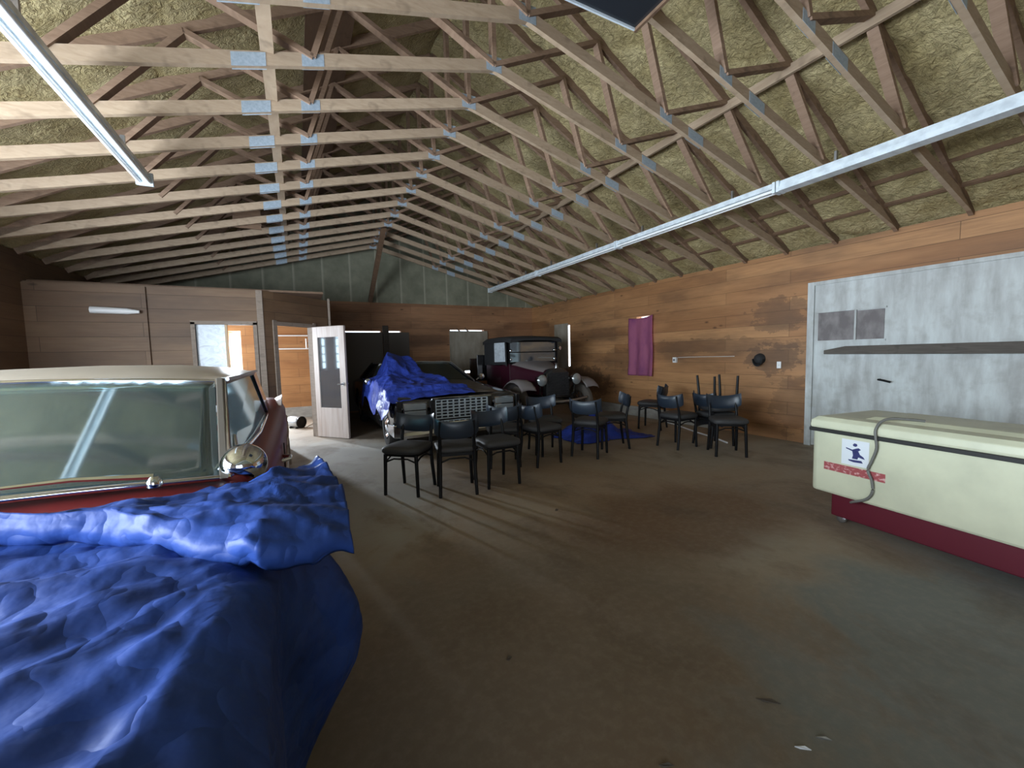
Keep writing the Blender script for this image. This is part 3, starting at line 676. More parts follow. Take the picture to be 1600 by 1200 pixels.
# ------------------------------------------------------------------ wheels
def wheel(parent, c, r, w, sgn, tyre=M_RUBBER, hub='cap'):
    """a wheel on an axis along x; sgn = side facing outward"""
    q = MB(); ri = r * .62
    q.lathe([(ri, -w / 2), (r * .9, -w / 2), (r * .98, -w * .38), (r, -w * .2), (r, w * .2), (r * .98, w * .38), (r * .9, w / 2), (ri, w / 2), (ri, -w / 2)], c, 'x', 36, False)
    t_ = q.build('wheel', tyre, parent, smooth=40)
    if hub == 'cap':
        q = MB(); q.lathe([(ri, -w * .3), (ri, w * .42), (ri * .93, w * .46), (ri * .8, w * .34), (ri * .55, w * .44), (ri * .3, w * .58), (0, w * .6)], c, 'x', 28, True, sgn)
        h = q.build('hubcap', M_CHROME, t_, origin=parent['_o'], smooth=40)
    else:
        q = MB(); q.lathe([(ri * .9, -w * .4), (ri * 1.02, -w * .4), (ri * 1.02, w * .4), (ri * .9, w * .4), (ri * .9, -w * .4)], c, 'x', 32, False)
        q.lathe([(.06, -w * .5), (.07, 0), (.05, w * .9), (0, w * .95)], c, 'x', 16, True, sgn)
        for k in range(12):
            a = 2 * PI * k / 12; q.tube([(c[0], c[1] + .05 * math.cos(a), c[2] + .05 * math.sin(a)), (c[0], c[1] + ri * .93 * math.cos(a), c[2] + ri * .93 * math.sin(a))], .016, 6)
        q.build('spokes', M_DKWOOD, t_, origin=parent['_o'], smooth=40)
    return t_
def cut(o, cyls):
    """cuts wheel arches out of a body mesh (cutters are removed again)"""
    ms = []
    for c, r, w in cyls:
        k = MB().lathe([(r, -w / 2), (r, w / 2)], c, 'x', 40); ko = k.build('cutter', M_INT)
        ko.location = o.parent.location * 0 - Vector(o.parent['_o'])
        if True:
            md = o.modifiers.new('cut', 'BOOLEAN'); md.operation = 'DIFFERENCE'; md.object = ko; md.solver = 'EXACT'; ms.append(ko)
    par = o.parent; ml = par.location.copy(); par.location = (0, 0, 0)
    bpy.context.view_layer.update(); dg = bpy.context.evaluated_depsgraph_get()
    me = bpy.data.meshes.new_from_object(o.evaluated_get(dg)); o.modifiers.clear(); old = o.data; o.data = me
    for p in me.polygons: p.use_smooth = True
    me.set_sharp_from_angle(angle=math.radians(35))
    for k in ms: bpy.data.objects.remove(k)
    par.location = ml
def body_sec(cx, y, hw, zt, zs, zb, crown=.5):
    h = [(0, zt), (.35, zt - .004), (.62, zt - (zt - zs) * .35), (.80, zs + .012), (.90, zs + .006), (.965, zs - .03), (.99, zs - .08), (1.0, (zs + zb) / 2 + .06), (.985, zb + .16), (.95, zb + .05), (.88, zb)]
    L = [(cx + a * hw, y, z) for a, z in h]; R = [(cx - a * hw, y, z) for a, z in reversed(h[1:])]
    return L + R
def quadpane(mb, a, b_, c, d, off=0): return mb.add([a, b_, c, d], [(0, 1, 2, 3)])

# ------------------------------------------------------------------ red car under the near tarp
cx = -1.03
car = thing('vintage_car', 'maroon vintage car with cream roof, its hood under the blue tarp', 'car', (cx, 2.6, 0), world=True)
ST = [(.22, .80, .66, .62, .34), (.28, .86, .74, .72, .26), (.5, .90, .80, .79, .22), (1.2, .915, .86, .825, .2), (1.7, .915, .925, .86, .2), (1.86, .915, .945, .89, .2), (2.1, .915, .92, .885, .2), (3.0, .915, .87, .86, .2), (4.0, .915, .87, .87, .2),
      (4.4, .915, .86, .90, .2), (4.75, .90, .84, .955, .22), (4.93, .875, .82, .965, .26), (5.02, .85, .78, .93, .32), (5.05, .80, .70, .72, .38)]
q = MB(); q.loft([body_sec(cx, *s) for s in ST]); bd = q.build('body', M_RED, car, smooth=40)
cut(bd, [((cx + .86, 1.02, .31), .37, .5), ((cx - .86, 1.02, .31), .37, .5), ((cx + .86, 4.05, .31), .37, .5), ((cx - .86, 4.05, .31), .37, .5)])
for s in (1, -1):
    for y in (1.02, 4.05): wheel(car, (cx + s * .77, y, .31), .31, .18, s)
# whitish wedge low along each rear flank, and white inner fin tops
for s in (1, -1):
    q = MB(); X = cx + s * .924
    pts = [(2.9, .56), (3.6, .62), (4.3, .70), (4.72, .80), (4.86, .70), (4.82, .40), (4.5, .34), (4.44, .44), (4.25, .62), (4.05, .69), (3.85, .66), (3.6, .44), (3.3, .34)]
    xo = [X if y < 4.5 else X - s * (y - 4.5) * .08 for y, z in pts]
    q.add([(x, y, z) for x, (y, z) in zip(xo, pts)] + [(x - s * .03, y, z) for x, (y, z) in zip(xo, pts)], [tuple(range(len(pts)))] + [(i, (i + 1) % len(pts), (i + 1) % len(pts) + len(pts), i + len(pts)) for i in range(len(pts))])
    q.build('side_wedge', M_WHITEP, car, label='whitish wedge low on the rear fender')
    q = MB()
    q.loft([[(cx + s * .72, y, z0), (cx + s * .865, y, z1), (cx + s * .86, y, z1 - .05), (cx + s * .72, y, z0 - .06)] for y, z0, z1 in ((4.58, .90, .92), (4.75, .93, .975), (4.93, .905, 1.0), (4.99, .88, .975))])
    q.build('tail_fin', M_WHITEP, car, smooth=40, label='whitish inner face of the tail fin')
    q = MB(); q.lathe([(0, .04), (.04, .03), (.055, 0), (.055, -.04)], (cx + s * .80, 5.02, .74), 'y', 16); q.build('tail_light', M_REDINK, car, smooth=40)
# greenhouse
AB, AT = (.76, 1.86, .925), (.69, 2.42, 1.262)                 # A pillar base / top (half width, y, z)
CB, CT = (.76, 4.50, .875), (.69, 4.06, 1.262)
BB, BT = (.775, 3.18, .875), (.705, 3.22, 1.265)
def P(s, t_, dx=0, dy=0, dz=0): return (cx + s * (t_[0] + dx), t_[1] + dy, t_[2] + dz)
def rsec(y, hw, zc, ze):
    h = [(0, zc), (.5, zc - .008), (.8, zc - .03), (.93, zc - .055), (1, ze), (.985, ze - .03), (.9, ze - .035), (.5, zc - .05), (0, zc - .045)]
    return [(cx + a * hw, y, z) for a, z in h] + [(cx - a * hw, y, z) for a, z in reversed(h[1:-1])]
q = MB(); q.loft([rsec(2.40, .70, 1.302, 1.268), rsec(2.46, .722, 1.322, 1.278), rsec(2.7, .735, 1.345, 1.283), rsec(3.3, .735, 1.352, 1.283), rsec(3.9, .725, 1.335, 1.278), rsec(4.08, .71, 1.312, 1.27), rsec(4.14, .69, 1.292, 1.262)])
q.build('roof', M_CREAM, car, smooth=50)
for s in (1, -1):
    q = MB(); q.loft([[P(s, AB, .018, -.02), P(s, AB, .018, .09), P(s, AB, -.008, .09), P(s, AB, -.014, -.02)], [P(s, AT, .018, -.02, .02), P(s, AT, .018, .09, .02), P(s, AT, -.008, .09, .02), P(s, AT, -.014, -.02, .02)]]); q.build('pillar', M_PILLAR, car, bevel=.006)
    q = MB(); q.loft([[P(s, CB, .015, -.24), P(s, CB, .015, .10), P(s, CB, -.05, .10), P(s, CB, -.05, -.24)], [P(s, CT, .015, -.20, .015), P(s, CT, .015, .06, .015), P(s, CT, -.05, .06, .015), P(s, CT, -.05, -.20, .015)]]); q.build('pillar', M_BLACKP, car, bevel=.006, label='dark rear pillar')
    q = MB(); quadpane(q, P(s, AB, 0, .08), P(s, CB, 0, -.2), P(s, CT, 0, -.18), P(s, AT, 0, .08)); q.build('side_window', M_GLASSC, car, solid=.005)
    v0, v1 = P(s, AB, .006, .34, .0), P(s, AT, .006, .14, -.1)
    q = MB(); q.tube([v0, v0 if 0 else tuple(Vector(v0).lerp(Vector(v1), .35))], .012, 8); q.tube([P(s, AB, .006, .1, .0), v0, P(s, BB, .008, 0, .005), P(s, CB, .008, -.1, .01)], .011, 8); q.tube([P(s, AB, .02, -.02, .0), P(s, AT, .02, -.01)], .007, 6)
    q.build('window_trim', M_CHROME, car, smooth=50)
    q = MB(); q.tube([P(s, AT, .03, .0, .012), P(s, BT, .03, 0, .012), P(s, CT, .03, -.05, .012)], .01, 8); q.build('drip_rail', M_STEEL, car, smooth=50)
    # door seams and handle
    q = MB(); q.box((cx + s * .917 - .004, 2.08, .33), (cx + s * .917 + .004, 2.09, .80)); q.box((cx + s * .917 - .004, 3.16, .33), (cx + s * .917 + .004, 3.17, .80)); q.build('door_seam', M_INT, car)
    q = MB(); q.tube([(cx + s * .905, 2.92, .73), (cx + s * .95, 2.94, .735), (cx + s * .955, 3.02, .735), (cx + s * .905, 3.06, .735)], .012, 8); q.build('door_handle', M_CHROME, car, smooth=50)
def ws(u, v, y0=1.86, dy=.56, sg=1):
    a = (u - .5) * 2; hw = .745 - .075 * v; bow = (.10 - .05 * v) * (1 - a * a)
    z = (.925 + .045 * (1 - a * a)) * (1 - v) + (1.266 + .03 * (1 - a * a)) * v
    return (cx + a * hw, y0 + dy * v - sg * bow, z)
q = MB(); q.grid(lambda u, v: ws(u, v), 24, 10); q.build('windshield', M_GLASS, car, smooth=180, solid=.006)
q = MB(); q.grid(lambda u, v: ws(u, v, 4.50, -.42, -1), 16, 8); q.build('rear_window', M_GLASS, car, smooth=180, solid=.006)
q = MB(); q.tube([ws(i / 20, 0) for i in range(21)], .012, 8); q.tube([ws(i / 20, 1) for i in range(21)], .010, 8); q.build('windshield_trim', M_CHROME, car, smooth=50)
q = MB(); q.loft([[(cx + a * .72, 1.95 + .2 * k, .885 + .045 * (1 - a * a) + .05 * k) for a in (-1, -.6, -.2, .2, .6, 1)] for k in (0, 1)], False, False); q.build('dashboard', M_INT, car, smooth=60, solid=.02)
for y in (3.0, 3.85):
    for s in (-1, 1):
        q = MB(); q.loft([[(cx + s * .36 - .31 * k, y + a, z) for a, z in ((0, .55), (.14, .55), (.2, .86), (.17, .92), (.1, .92), (.05, .86))] for k in (-1, 1)]); q.build('seat_back', M_SEATB, car, smooth=60)
q = MB(); ring = [(cx + .36 + .19 * math.cos(a * PI / 12), 2.28 + .06 * math.sin(a * PI / 12), 1.0 + .17 * math.sin(a * PI / 12)) for a in range(25)]; q.tube(ring, .012, 8, False); q.build('steering_wheel', M_BLACK, car, smooth=60)
q = MB(); q.beam((cx - .14, 2.38, 1.20), (cx + .14, 2.38, 1.20), .02, .06); q.build('rear_view_mirror', M_BLACK, car, bevel=.008)
for s, x in ((1, .58), (1, -.15)):
    q = MB(); p0 = Vector(ws(.5 + x / 1.5, -.05)) + Vector((0, -.02, .03)); q.lathe([(.022, 0), (.022, .02), (.012, .035)], (p0[0], p0[1], p0[2] - .01), 'z', 12); q.tube([(p0[0], p0[1], p0[2] + .025), (p0[0] - .2, p0[1] - .0, p0[2] + .045), (p0[0] - .42, p0[1] - .005, p0[2] + .045)], [.011, .008, .005], 6)
    q.build('wiper', M_CHROME, car, smooth=50)
# chrome bullet mirror on the front of the door
mc = (-.215, 1.93, .945)
q = MB(); q.lathe([(0, -.085), (.035, -.08), (.062, -.06), (.078, -.025), (.084, .015), (.084, .03), (.076, .038), (.0, .038)], mc, 'y', 32)
mr = q.build('door_mirror', M_CHROME, car, smooth=50)
q = MB(); q.tube([(mc[0] - .0, mc[1] + .01, mc[2] - .07), (mc[0] - .015, mc[1] + .02, mc[2] - .13)], [.016, .024], 10); q.build('mirror_stalk', M_CHROME, mr, origin=car['_o'], smooth=50)

# near blue tarp over the hood, hanging down the flank
def hoodz(x, y):
    a = min(1, abs((x + 1.03) / .915))
    return .835 + .03 * (1 - a * a) + .035 * max(0, (y - 1.2) / .7) * (1 - a ** 2)
def wr(x, y, s=1.0):
    return s * (.020 * ridge(x * 2.6 + y * .8, y * 3.1, 4.2) + .012 * ridge(x * 6 - y * 3, y * 5 + x * 2, 1.7) + .006 * fbm(x * 15, y * 15, 2, 3))
tp = thing('blue_tarp', 'large crumpled blue tarp draped over the hood of the maroon car', 'tarp', (cx, 1.1, 0), world=True)
EDG = cx + .925
def under(u, v):
    y = .06 + 1.66 * v + .26 * v * max(0, (u - .5) * 2)
    L1, L2 = 1.75, .92; s = u * (L1 + L2)
    if s < L1:
        x = EDG - L1 + s; an = math.atan2(y - 1.25, x - EDG - .05); rr_ = math.hypot(y - 1.25, x - EDG - .05)
        z = hoodz(x, y) + .022 + max(-.012, wr(x, y, .8)) + .030 * max(0, ridge(an * 3.1, rr_ * .5, 2) - .35) * min(1, rr_ * 3)
        k = max(0, 1 - (L1 - s) / .09); z -= .03 * k * k; return (x, y, z)
    t_ = (s - L1) / L2; z = .81 - .74 * t_
    fl = .21 * math.exp(-((y - 1.47) / .15) ** 2) * math.sin(PI * min(1, t_ * 1.02 + .02)) ** .8 + .13 * max(0, min(1, (y - 1.5) / .3)) * math.sin(PI * t_) ** .8
    fl -= .035 * math.exp(-((y - 1.08) / .2) ** 2) * t_
    fl += .02 * math.exp(-((y - .95) / .12) ** 2) * t_ + .02 * math.sin(y * 9 + 1.3) * t_ + .015
    return (EDG + .012 + fl + wr(y * 1.1, z * 1.3, .45), y + .03 * fbm(z * 3, y * 2, 6), z)
q = MB(); q.grid(under, 120, 90); q.build('sheet', M_TARP, tp, smooth=180, solid=.003)
def fedge(u):                                              # front folded edge of the upper layer, as (x, y)
    K = [(-1.9, 1.55), (-1.2, 1.5), (-.7, 1.5), (-.44, 1.40), (-.25, 1.24), (-.105, 1.13), (0.0, 1.16), (.105, 1.215)]
    f = u * (len(K) - 1); i = min(int(f), len(K) - 2); r = f - i
    return [K[i][k] * (1 - r) + K[i + 1][k] * r for k in (0, 1)]
def bedge(u):
    K = [(-1.9, 1.80), (-1.2, 1.56), (-.75, 1.54), (-.5, 1.54), (-.3, 1.57), (-.12, 1.74), (-.02, 1.93), (.055, 1.98)]
    f = u * (len(K) - 1); i = min(int(f), len(K) - 2); r = f - i
    return [K[i][k] * (1 - r) + K[i + 1][k] * r for k in (0, 1)]
def upper(u, v):
    (ax, ay), (bx_, by) = fedge(u), bedge(u)
    x, y = ax + (bx_ - ax) * v, ay + (by - ay) * v
    if u > .86: x += .035 * math.sin(PI * v) * (u - .86) / .14
    over = max(0, (x - EDG) / .2)
    z = hoodz(min(x, EDG - .05), y) + .042 - .05 * over + .02 * (1 - v) + 1.5 * wr(x * .8 + 3, y * 1.6, .9)
    z += .03 * max(0, ridge(x * .7 + y * 2.4, x * .4, 8)) + .028 * (max(-.4, ridge(x * .55 + 4, y * 4.6 + x * .6, 11)) - .35) * (1 - .5 * v) + .045 * math.exp(-((u - 1) / .05) ** 2) * math.exp(-((v - .95) / .2) ** 2)
    if v < .10: z -= .02 * (1 - v / .10)
    return (x, y, z)
q = MB(); q.grid(upper, 120, 50)
def lip(u, v):                                             # the edge rolls under: a short hanging hem
    x, y, z = upper(u, 0); a = v * 2.2
    return (x + .012 * math.sin(u * 40) * v, y - .022 * math.sin(a) + .03 * v * v, z - .04 * v - .018 * (1 - math.cos(a)) + .006 * math.sin(u * 55) * v)
q.grid(lip, 120, 6); q.build('folded_layer', M_TARP, tp, smooth=180, solid=.003)

# ------------------------------------------------------------------ black sedan with a tarp thrown over it
cx = 2.03
sd = thing('black_sedan', 'black sedan with chrome grille parked at the back wall', 'car', (cx, 7.9, 0), world=True)
ST = [(5.50, .90, .70, .70, .50), (5.53, .93, .77, .78, .42), (5.62, .94, .80, .80, .28), (6.2, .945, .86, .83, .22), (6.9, .945, .93, .87, .2), (7.1, .945, .92, .89, .2), (9.2, .945, .92, .89, .2), (9.6, .945, .92, .90, .2), (10.2, .93, .88, .86, .24), (10.42, .91, .82, .80, .34), (10.45, .88, .72, .70, .42)]
q = MB(); q.loft([body_sec(cx, *s) for s in ST]); bd = q.build('body', M_BLACKP, sd, smooth=40)
cut(bd, [((cx + .9, 6.35, .33), .39, .5), ((cx - .9, 6.35, .33), .39, .5), ((cx + .9, 9.25, .33), .39, .5), ((cx - .9, 9.25, .33), .39, .5)])
for s in (1, -1):
    for y in (6.35, 9.25): wheel(sd, (cx + s * .80, y, .33), .33, .2, s)
q = MB(); q.loft([[(cx + a * .66, y, z + .014 - .02 * abs(a) ** 3) for a in (-1, -.6, -.3, 0, .3, .6, 1)] for y, z in ((5.63, .805), (5.9, .84), (6.4, .885), (6.86, .928))], False, False); q.build('hood', M_DUSTY, sd, smooth=60, solid=.008)
AB, AT, CB, CT = (.76, 6.92, .90), (.575, 7.62, 1.225), (.76, 9.75, .90), (.59, 9.1, 1.225); BB, BT = (.775, 8.25, .90), (.605, 8.28, 1.235)
q = MB(); q.loft([rsec(7.60, .60, 1.25, 1.222), rsec(7.68, .615, 1.265, 1.235), rsec(8.3, .63, 1.285, 1.245), rsec(8.9, .625, 1.275, 1.24), rsec(9.12, .61, 1.25, 1.222)]); q.build('roof', M_BLACKP, sd, smooth=50)
for s in (1, -1):
    for a, b_, w_ in ((AB, AT, .05), (BB, BT, .07), (CB, CT, .12)):
        q = MB(); q.beam(P(s, a), P(s, b_), .05, w_, (1, 0, 0)); q.build('pillar', M_BLACKP, sd, bevel=.005)
    q = MB(); quadpane(q, P(s, AB, 0, .06), P(s, BB, 0, -.03), P(s, BT, 0, -.03), P(s, AT, 0, .06)); q.build('side_window', M_GLASSD, sd, solid=.005)
    q = MB(); quadpane(q, P(s, BB, 0, .03), P(s, CB, 0, -.08), P(s, CT, 0, -.08), P(s, BT, 0, .03)); q.build('side_window', M_GLASSD, sd, solid=.005)
    q = MB(); q.tube([P(s, AB, .02, -.02), P(s, AT, .02, -.02, .01), P(s, BT, .03, 0, .015), P(s, CT, .03, .04, .01), P(s, CB, .02, .1)], .010, 8); q.tube([P(s, AB, .03, .05), P(s, CB, .03, .0)], .009, 8); q.build('window_trim', M_STEEL, sd, smooth=50)
    q = MB(); q.box((cx + s * .948 - .004, 6.78, .44), (cx + s * .948 + .006, 8.9, .47)); q.build('side_molding', M_CHROME, sd)
    q = MB(); q.lathe([(0, -.05), (.05, -.04), (.06, 0), (.055, .02), (0, .02)], (cx + s * 1.02, 7.15, .96), 'y', 16); q.tube([(cx + s * .93, 7.17, .90), (cx + s * .99, 7.16, .94)], .015, 8); q.build('door_mirror', M_CHROME, sd, smooth=50)
    # headlamps: two stacked lenses in a chrome frame, black bezels, corner marker lamps
    x = cx + s * .665
    q = MB(); q.box((x - .165, 5.47, .535), (x + .165, 5.52, .745)); hb = q.build('headlamp', M_CHROME, sd, bevel=.006)
    MB().box((x - .145, 5.458, .645), (x + .145, 5.472, .73)).build('lens', M_LENS, hb, origin=sd['_o'], bevel=.01)
    MB().box((x - .145, 5.458, .55), (x + .145, 5.472, .63)).build('lens', M_LENS, hb, origin=sd['_o'], bevel=.01)
    q = MB(); q.box((cx + s * .885 - .03, 5.46, .50), (cx + s * .885 + .045, 5.66, .77)); q.build('fender_cap', M_BLACKP, sd, bevel=.012)
    for z in (.56, .65): MB().box((cx + s * .936 - .004, 5.60 + (z - .56), z), (cx + s * .936 + .012, 5.70 + (z - .56), z + .05)).build('marker_lamp', M_LENS, sd, bevel=.004)
    q = MB(); q.box((cx + s * .42 - .035, 5.455, .50), (cx + s * .42 + .035, 5.52, .775)); q.build('grille_post', M_BLACKP, sd, bevel=.01)
    q = MB(); q.loft([[(cx + s * a, y, z) for a, y, z in ((.86, 5.33, .30), (.86, 5.33, .47), (.97, 5.42, .47), (.97, 5.42, .30))], [(cx + s * a, y, z) for a, y, z in ((.9, 5.5, .32), (.9, 5.5, .45), (.985, 5.75, .45), (.985, 5.75, .32))]]); q.build('bumper_end', M_CHROME, sd, bevel=.01)
    MB().box((cx + s * .35 - .035, 5.27, .28), (cx + s * .35 + .035, 5.34, .49)).build('bumper_guard', M_CHROME, sd, bevel=.012)
q = MB(); gx, gz0, gz1 = .385, .50, .755
for i in range(10): x = cx - gx + 2 * gx * i / 9; q.box((x - .007, 5.455, gz0), (x + .007, 5.50, gz1))
for j in range(7): z = gz0 + (gz1 - gz0) * j / 6; q.box((cx - gx, 5.45, z - .007), (cx + gx, 5.50, z + .007))
q.build('grille', M_GRILLE, sd)
MB().box((cx - gx, 5.49, gz0), (cx + gx, 5.51, gz1)).build('grille_back', M_INT, sd)
q = MB(); q.box((cx - gx - .06, 5.44, .76), (cx + gx + .06, 5.54, .79)); q.build('grille_header', M_CHROME, sd, bevel=.006)
q = MB(); q.loft([[(cx + a, y, z) for y, z in ((5.42, .29), (5.31, .30), (5.29, .34), (5.31, .38), (5.29, .42), (5.31, .47), (5.42, .48))] for a in (-.88, -.4, 0, .4, .88)]); q.build('bumper', M_CHROME, sd, smooth=35)
MB().box((cx - .16, 5.275, .33), (cx + .16, 5.288, .44)).build('licence_plate', M_STEEL, sd)
MB().box((cx - .8, 5.45, .2), (cx + .8, 5.55, .34)).build('valance', M_BLACKP, sd)
q = MB(); q.grid(lambda u, v: (cx + (u - .5) * 2 * (.745 - .19 * v), 6.92 + .70 * v - .06 * (1 - (2 * u - 1) ** 2), .905 + .325 * v + .02 * (1 - (2 * u - 1) ** 2)), 18, 8); q.build('windshield', M_GLASSD, sd, smooth=180, solid=.006)
q = MB(); q.grid(lambda u, v: (cx + (u - .5) * 2 * (.73 - .16 * v), 9.72 - .6 * v, .915 + .31 * v), 10, 6); q.build('rear_window', M_GLASSD, sd, smooth=180, solid=.006)
q = MB(); q.tube([(cx - .59, 7.6, 1.24), (cx, 7.57, 1.262), (cx + .59, 7.6, 1.24), (cx + .77, 6.9, .915)], .011, 8); q.build('windshield_trim', M_STEEL, sd, smooth=50)
for s in (-1, 1):
    q = MB(); q.loft([[(cx + s * .36 - .27 * k, 8.3 + a, z) for a, z in ((0, .5), (.14, .5), (.22, 1.0), (.12, 1.05), (.06, 1.0))] for k in (-1, 1)]); q.build('seat_back', M_INT, sd, smooth=60)
# tarp on the sedan
tq = thing('blue_tarp', 'bright blue tarp thrown over the hood and windshield of the black sedan', 'tarp', (1.6, 6.6, 0), world=True)
def carz(x, y):
    a = abs(x - cx)
    if y < 6.9: z = .80 + (y - 5.6) / 1.3 * .13 - .05 * (a / .94) ** 2
    elif y < 7.6:
        t_ = (y - 6.9) / .7; z = .91 + .34 * t_; hw = .76 - .17 * t_
        if a > hw: z -= min(z - .88, (a - hw) * 2.2)
    else:
        z = 1.262 - .02 * (a / .6) ** 2
        if a > .6: z -= min(.36, (a - .6) * 2.2)
    return z
def tf(u, v):
    y = 5.50 + 2.4 * v
    xr = 2.25 - .28 * v - .30 * v * v; xr += .04 * math.sin(v * 17)
    xl = 1.06; side = .40
    Ls, Lt = .45 * (1 - .25 * v), xr - xl
    s = u * (Ls + Lt)
    if s < Ls:
        t_ = 1 - s / Ls; zt = carz(xl + .02, y); drop = (.42 if v > .16 else .16 + 1.6 * v) * (.75 + .25 * math.sin(v * 13 + 1))
        return (xl - .035 - .05 * t_ + .03 * ridge(y * 2.2, t_, 3), y + .1 * t_ * math.sin(v * 9), zt + .03 - drop * t_)
    x = xl + (s - Ls)
    z = carz(x, y) + .035
    w_ = .05 * ridge(x * 2.4 + y * .6, y * 1.7, 3.3) + .03 * ridge(x * 5 - y * 2, y * 4 + x, 7.1)
    if v < .12:
        z += (.012 + .4 * max(w_, -.02)) - .03 * (1 - v / .12)
    else: z += .028 + max(w_, -.03)
    z += .14 * math.exp(-((x - 1.42) / .2) ** 2 - ((y - 7.3) / .35) ** 2)                                     # bundle by the roof corner
    z += .07 * math.exp(-((x - 1.25) / .16) ** 2 - ((y - 6.5) / .4) ** 2) - .03 * math.exp(-((x - 1.62) / .18) ** 2 - ((y - 6.6) / .3) ** 2)
    return (x + .03 * fbm(y * 3, x * 3, 4), y, z)
q = MB(); q.grid(tf, 110, 110); q.build('sheet', M_TARP2, tq, smooth=180, solid=.004)

# ------------------------------------------------------------------ antique truck
tx = 4.33
tr = thing('antique_truck', 'antique burgundy pickup truck with black canvas top and round headlamps', 'truck', (tx, 8.0, 0), world=True)
for s in (1, -1):
    wheel(tr, (tx + s * .71, 6.75, .38), .38, .11, s, M_OLDTYRE, 'spoke'); wheel(tr, (tx + s * .71, 9.25, .38), .38, .11, s, M_OLDTYRE, 'spoke')
q = MB()
for y in (6.75, 9.25): q.tube([(tx - .7, y, .38), (tx + .7, y, .38)], .03, 8)
q.box((tx - .36, 6.5, .46), (tx - .29, 9.8, .56)); q.box((tx + .29, 6.5, .46), (tx + .36, 9.8, .56)); q.build('chassis', M_BLACKP, tr)
q = MB(); q.tube([(tx - .62, 6.42, .50), (tx - .3, 6.36, .47), (tx, 6.34, .46), (tx + .3, 6.36, .47), (tx + .62, 6.42, .50)], .025, 8); q.build('front_crossbar', M_STEEL, tr, smooth=50)
# radiator shell
def rad(y, sc): 
    h = [(-.27, .52), (.27, .52), (.275, .85), (.25, .99), (.16, 1.06), (0, 1.085), (-.16, 1.06), (-.25, .99), (-.275, .85)]
    return [(tx + a * sc, y, .78 + (z - .78) * sc) for a, z in h]
q = MB(); q.loft([rad(6.47, 1), rad(6.6, 1)]); q.build('radiator_shell', M_BLACKP, tr, bevel=.015, smooth=40)
q = MB()
for i in range(17): x = tx - .22 + .44 * i / 16; q.box((x - .004, 6.458, .56), (x + .004, 6.468, 1.0))
for j in range(9): z = .57 + .05 * j; q.box((tx - .23, 6.455, z - .003), (tx + .23, 6.468, z + .003))
q.build('radiator_core', M_INT, tr)
q = MB(); q.lathe([(.035, 0), (.035, .03), (.02, .045), (.02, .075), (.03, .09), (0, .1)], (tx, 6.53, 1.08), 'z', 14); q.build('radiator_cap', M_STEEL, tr, smooth=40)
def hood(y, w_, zt, zb, top=True):
    h = [(-1, zb), (-1, zt - .17), (-.93, zt - .07), (-.75, zt - .025), (-.4, zt - .004), (0, zt), (.4, zt - .004), (.75, zt - .025), (.93, zt - .07), (1, zt - .17), (1, zb)]
    return [(tx + a * w_, y, z) for a, z in h]
q = MB(); q.loft([hood(6.6, .26, 1.07, .58), hood(7.05, .36, 1.13, .58), hood(7.3, .48, 1.19, .56), hood(7.42, .54, 1.21, .55)]); q.build('hood', M_BURG, tr, smooth=40)
q = MB(); q.loft([[(a, b_, c + .006) for a, b_, c in sec[2:9]] for sec in (hood(6.61, .262, 1.07, .58), hood(7.05, .362, 1.13, .58), hood(7.3, .482, 1.19, .56), hood(7.40, .54, 1.21, .55))], False, False); q.build('hood_top', M_DUST, tr, smooth=60, label='dusty grey top of the hood')
q = MB()
for s in (-1, 1): q.loft([[(tx + s * .55, 7.4, .55), (tx + s * .55, 7.4, 1.17), (tx + s * .52, 7.4, 1.19), (tx + s * .52, 7.4, .55)], [(tx + s * .60, 7.7, .5), (tx + s * .60, 7.7, 1.13), (tx + s * .57, 7.7, 1.13), (tx + s * .57, 7.7, .5)], [(tx + s * .61, 8.4, .5), (tx + s * .61, 8.4, 1.14), (tx + s * .58, 8.4, 1.14), (tx + s * .58, 8.4, .5)]])
q.box((tx - .6, 8.37, .5), (tx + .6, 8.41, 1.16)); q.box((tx - .58, 7.42, .48), (tx + .58, 8.4, .53)); q.build('cab_body', M_BURG, tr, bevel=.008)
MB().box((tx - .55, 8.05, .53), (tx + .55, 8.36, .80)).build('bench_seat', M_INT, tr, bevel=.02)
MB().box((tx - .55, 8.26, .80), (tx + .55, 8.36, 1.2)).build('seat_back', M_INT, tr, bevel=.02)
# windshield in two panes with a dark frame
q = MB()
for x in (-.555, .555): q.box((tx + x - .015, 7.38, 1.16), (tx + x + .015, 7.41, 1.62))
for z in (1.18, 1.395, 1.61): q.box((tx - .555, 7.385, z - .010), (tx + .555, 7.405, z + .010))
q.build('windshield_frame', M_BLACK, tr)
for z0, z1 in ((1.20, 1.385), (1.405, 1.60)): MB().box((tx - .54, 7.392, z0), (tx + .54, 7.398, z1)).build('windshield', M_GLASSG, tr)
for s in (-1, 1):
    for z in (1.25, 1.43):
        q = MB(); q.lathe([(0, -.02), (.022, -.015), (.03, 0), (0, .01)], (tx + s * .525, 7.375, z), 'y', 14); q.build('hinge_knob', M_CHROME, tr, smooth=50)
q = MB(); q.lathe([(0, -.03), (.035, -.025), (.045, 0), (0, .01)], (tx + .64, 7.36, 1.47), 'y', 14); q.tube([(tx + .56, 7.39, 1.45), (tx + .63, 7.37, 1.46)], .008, 6); q.build('side_mirror', M_CHROME, tr, smooth=50)
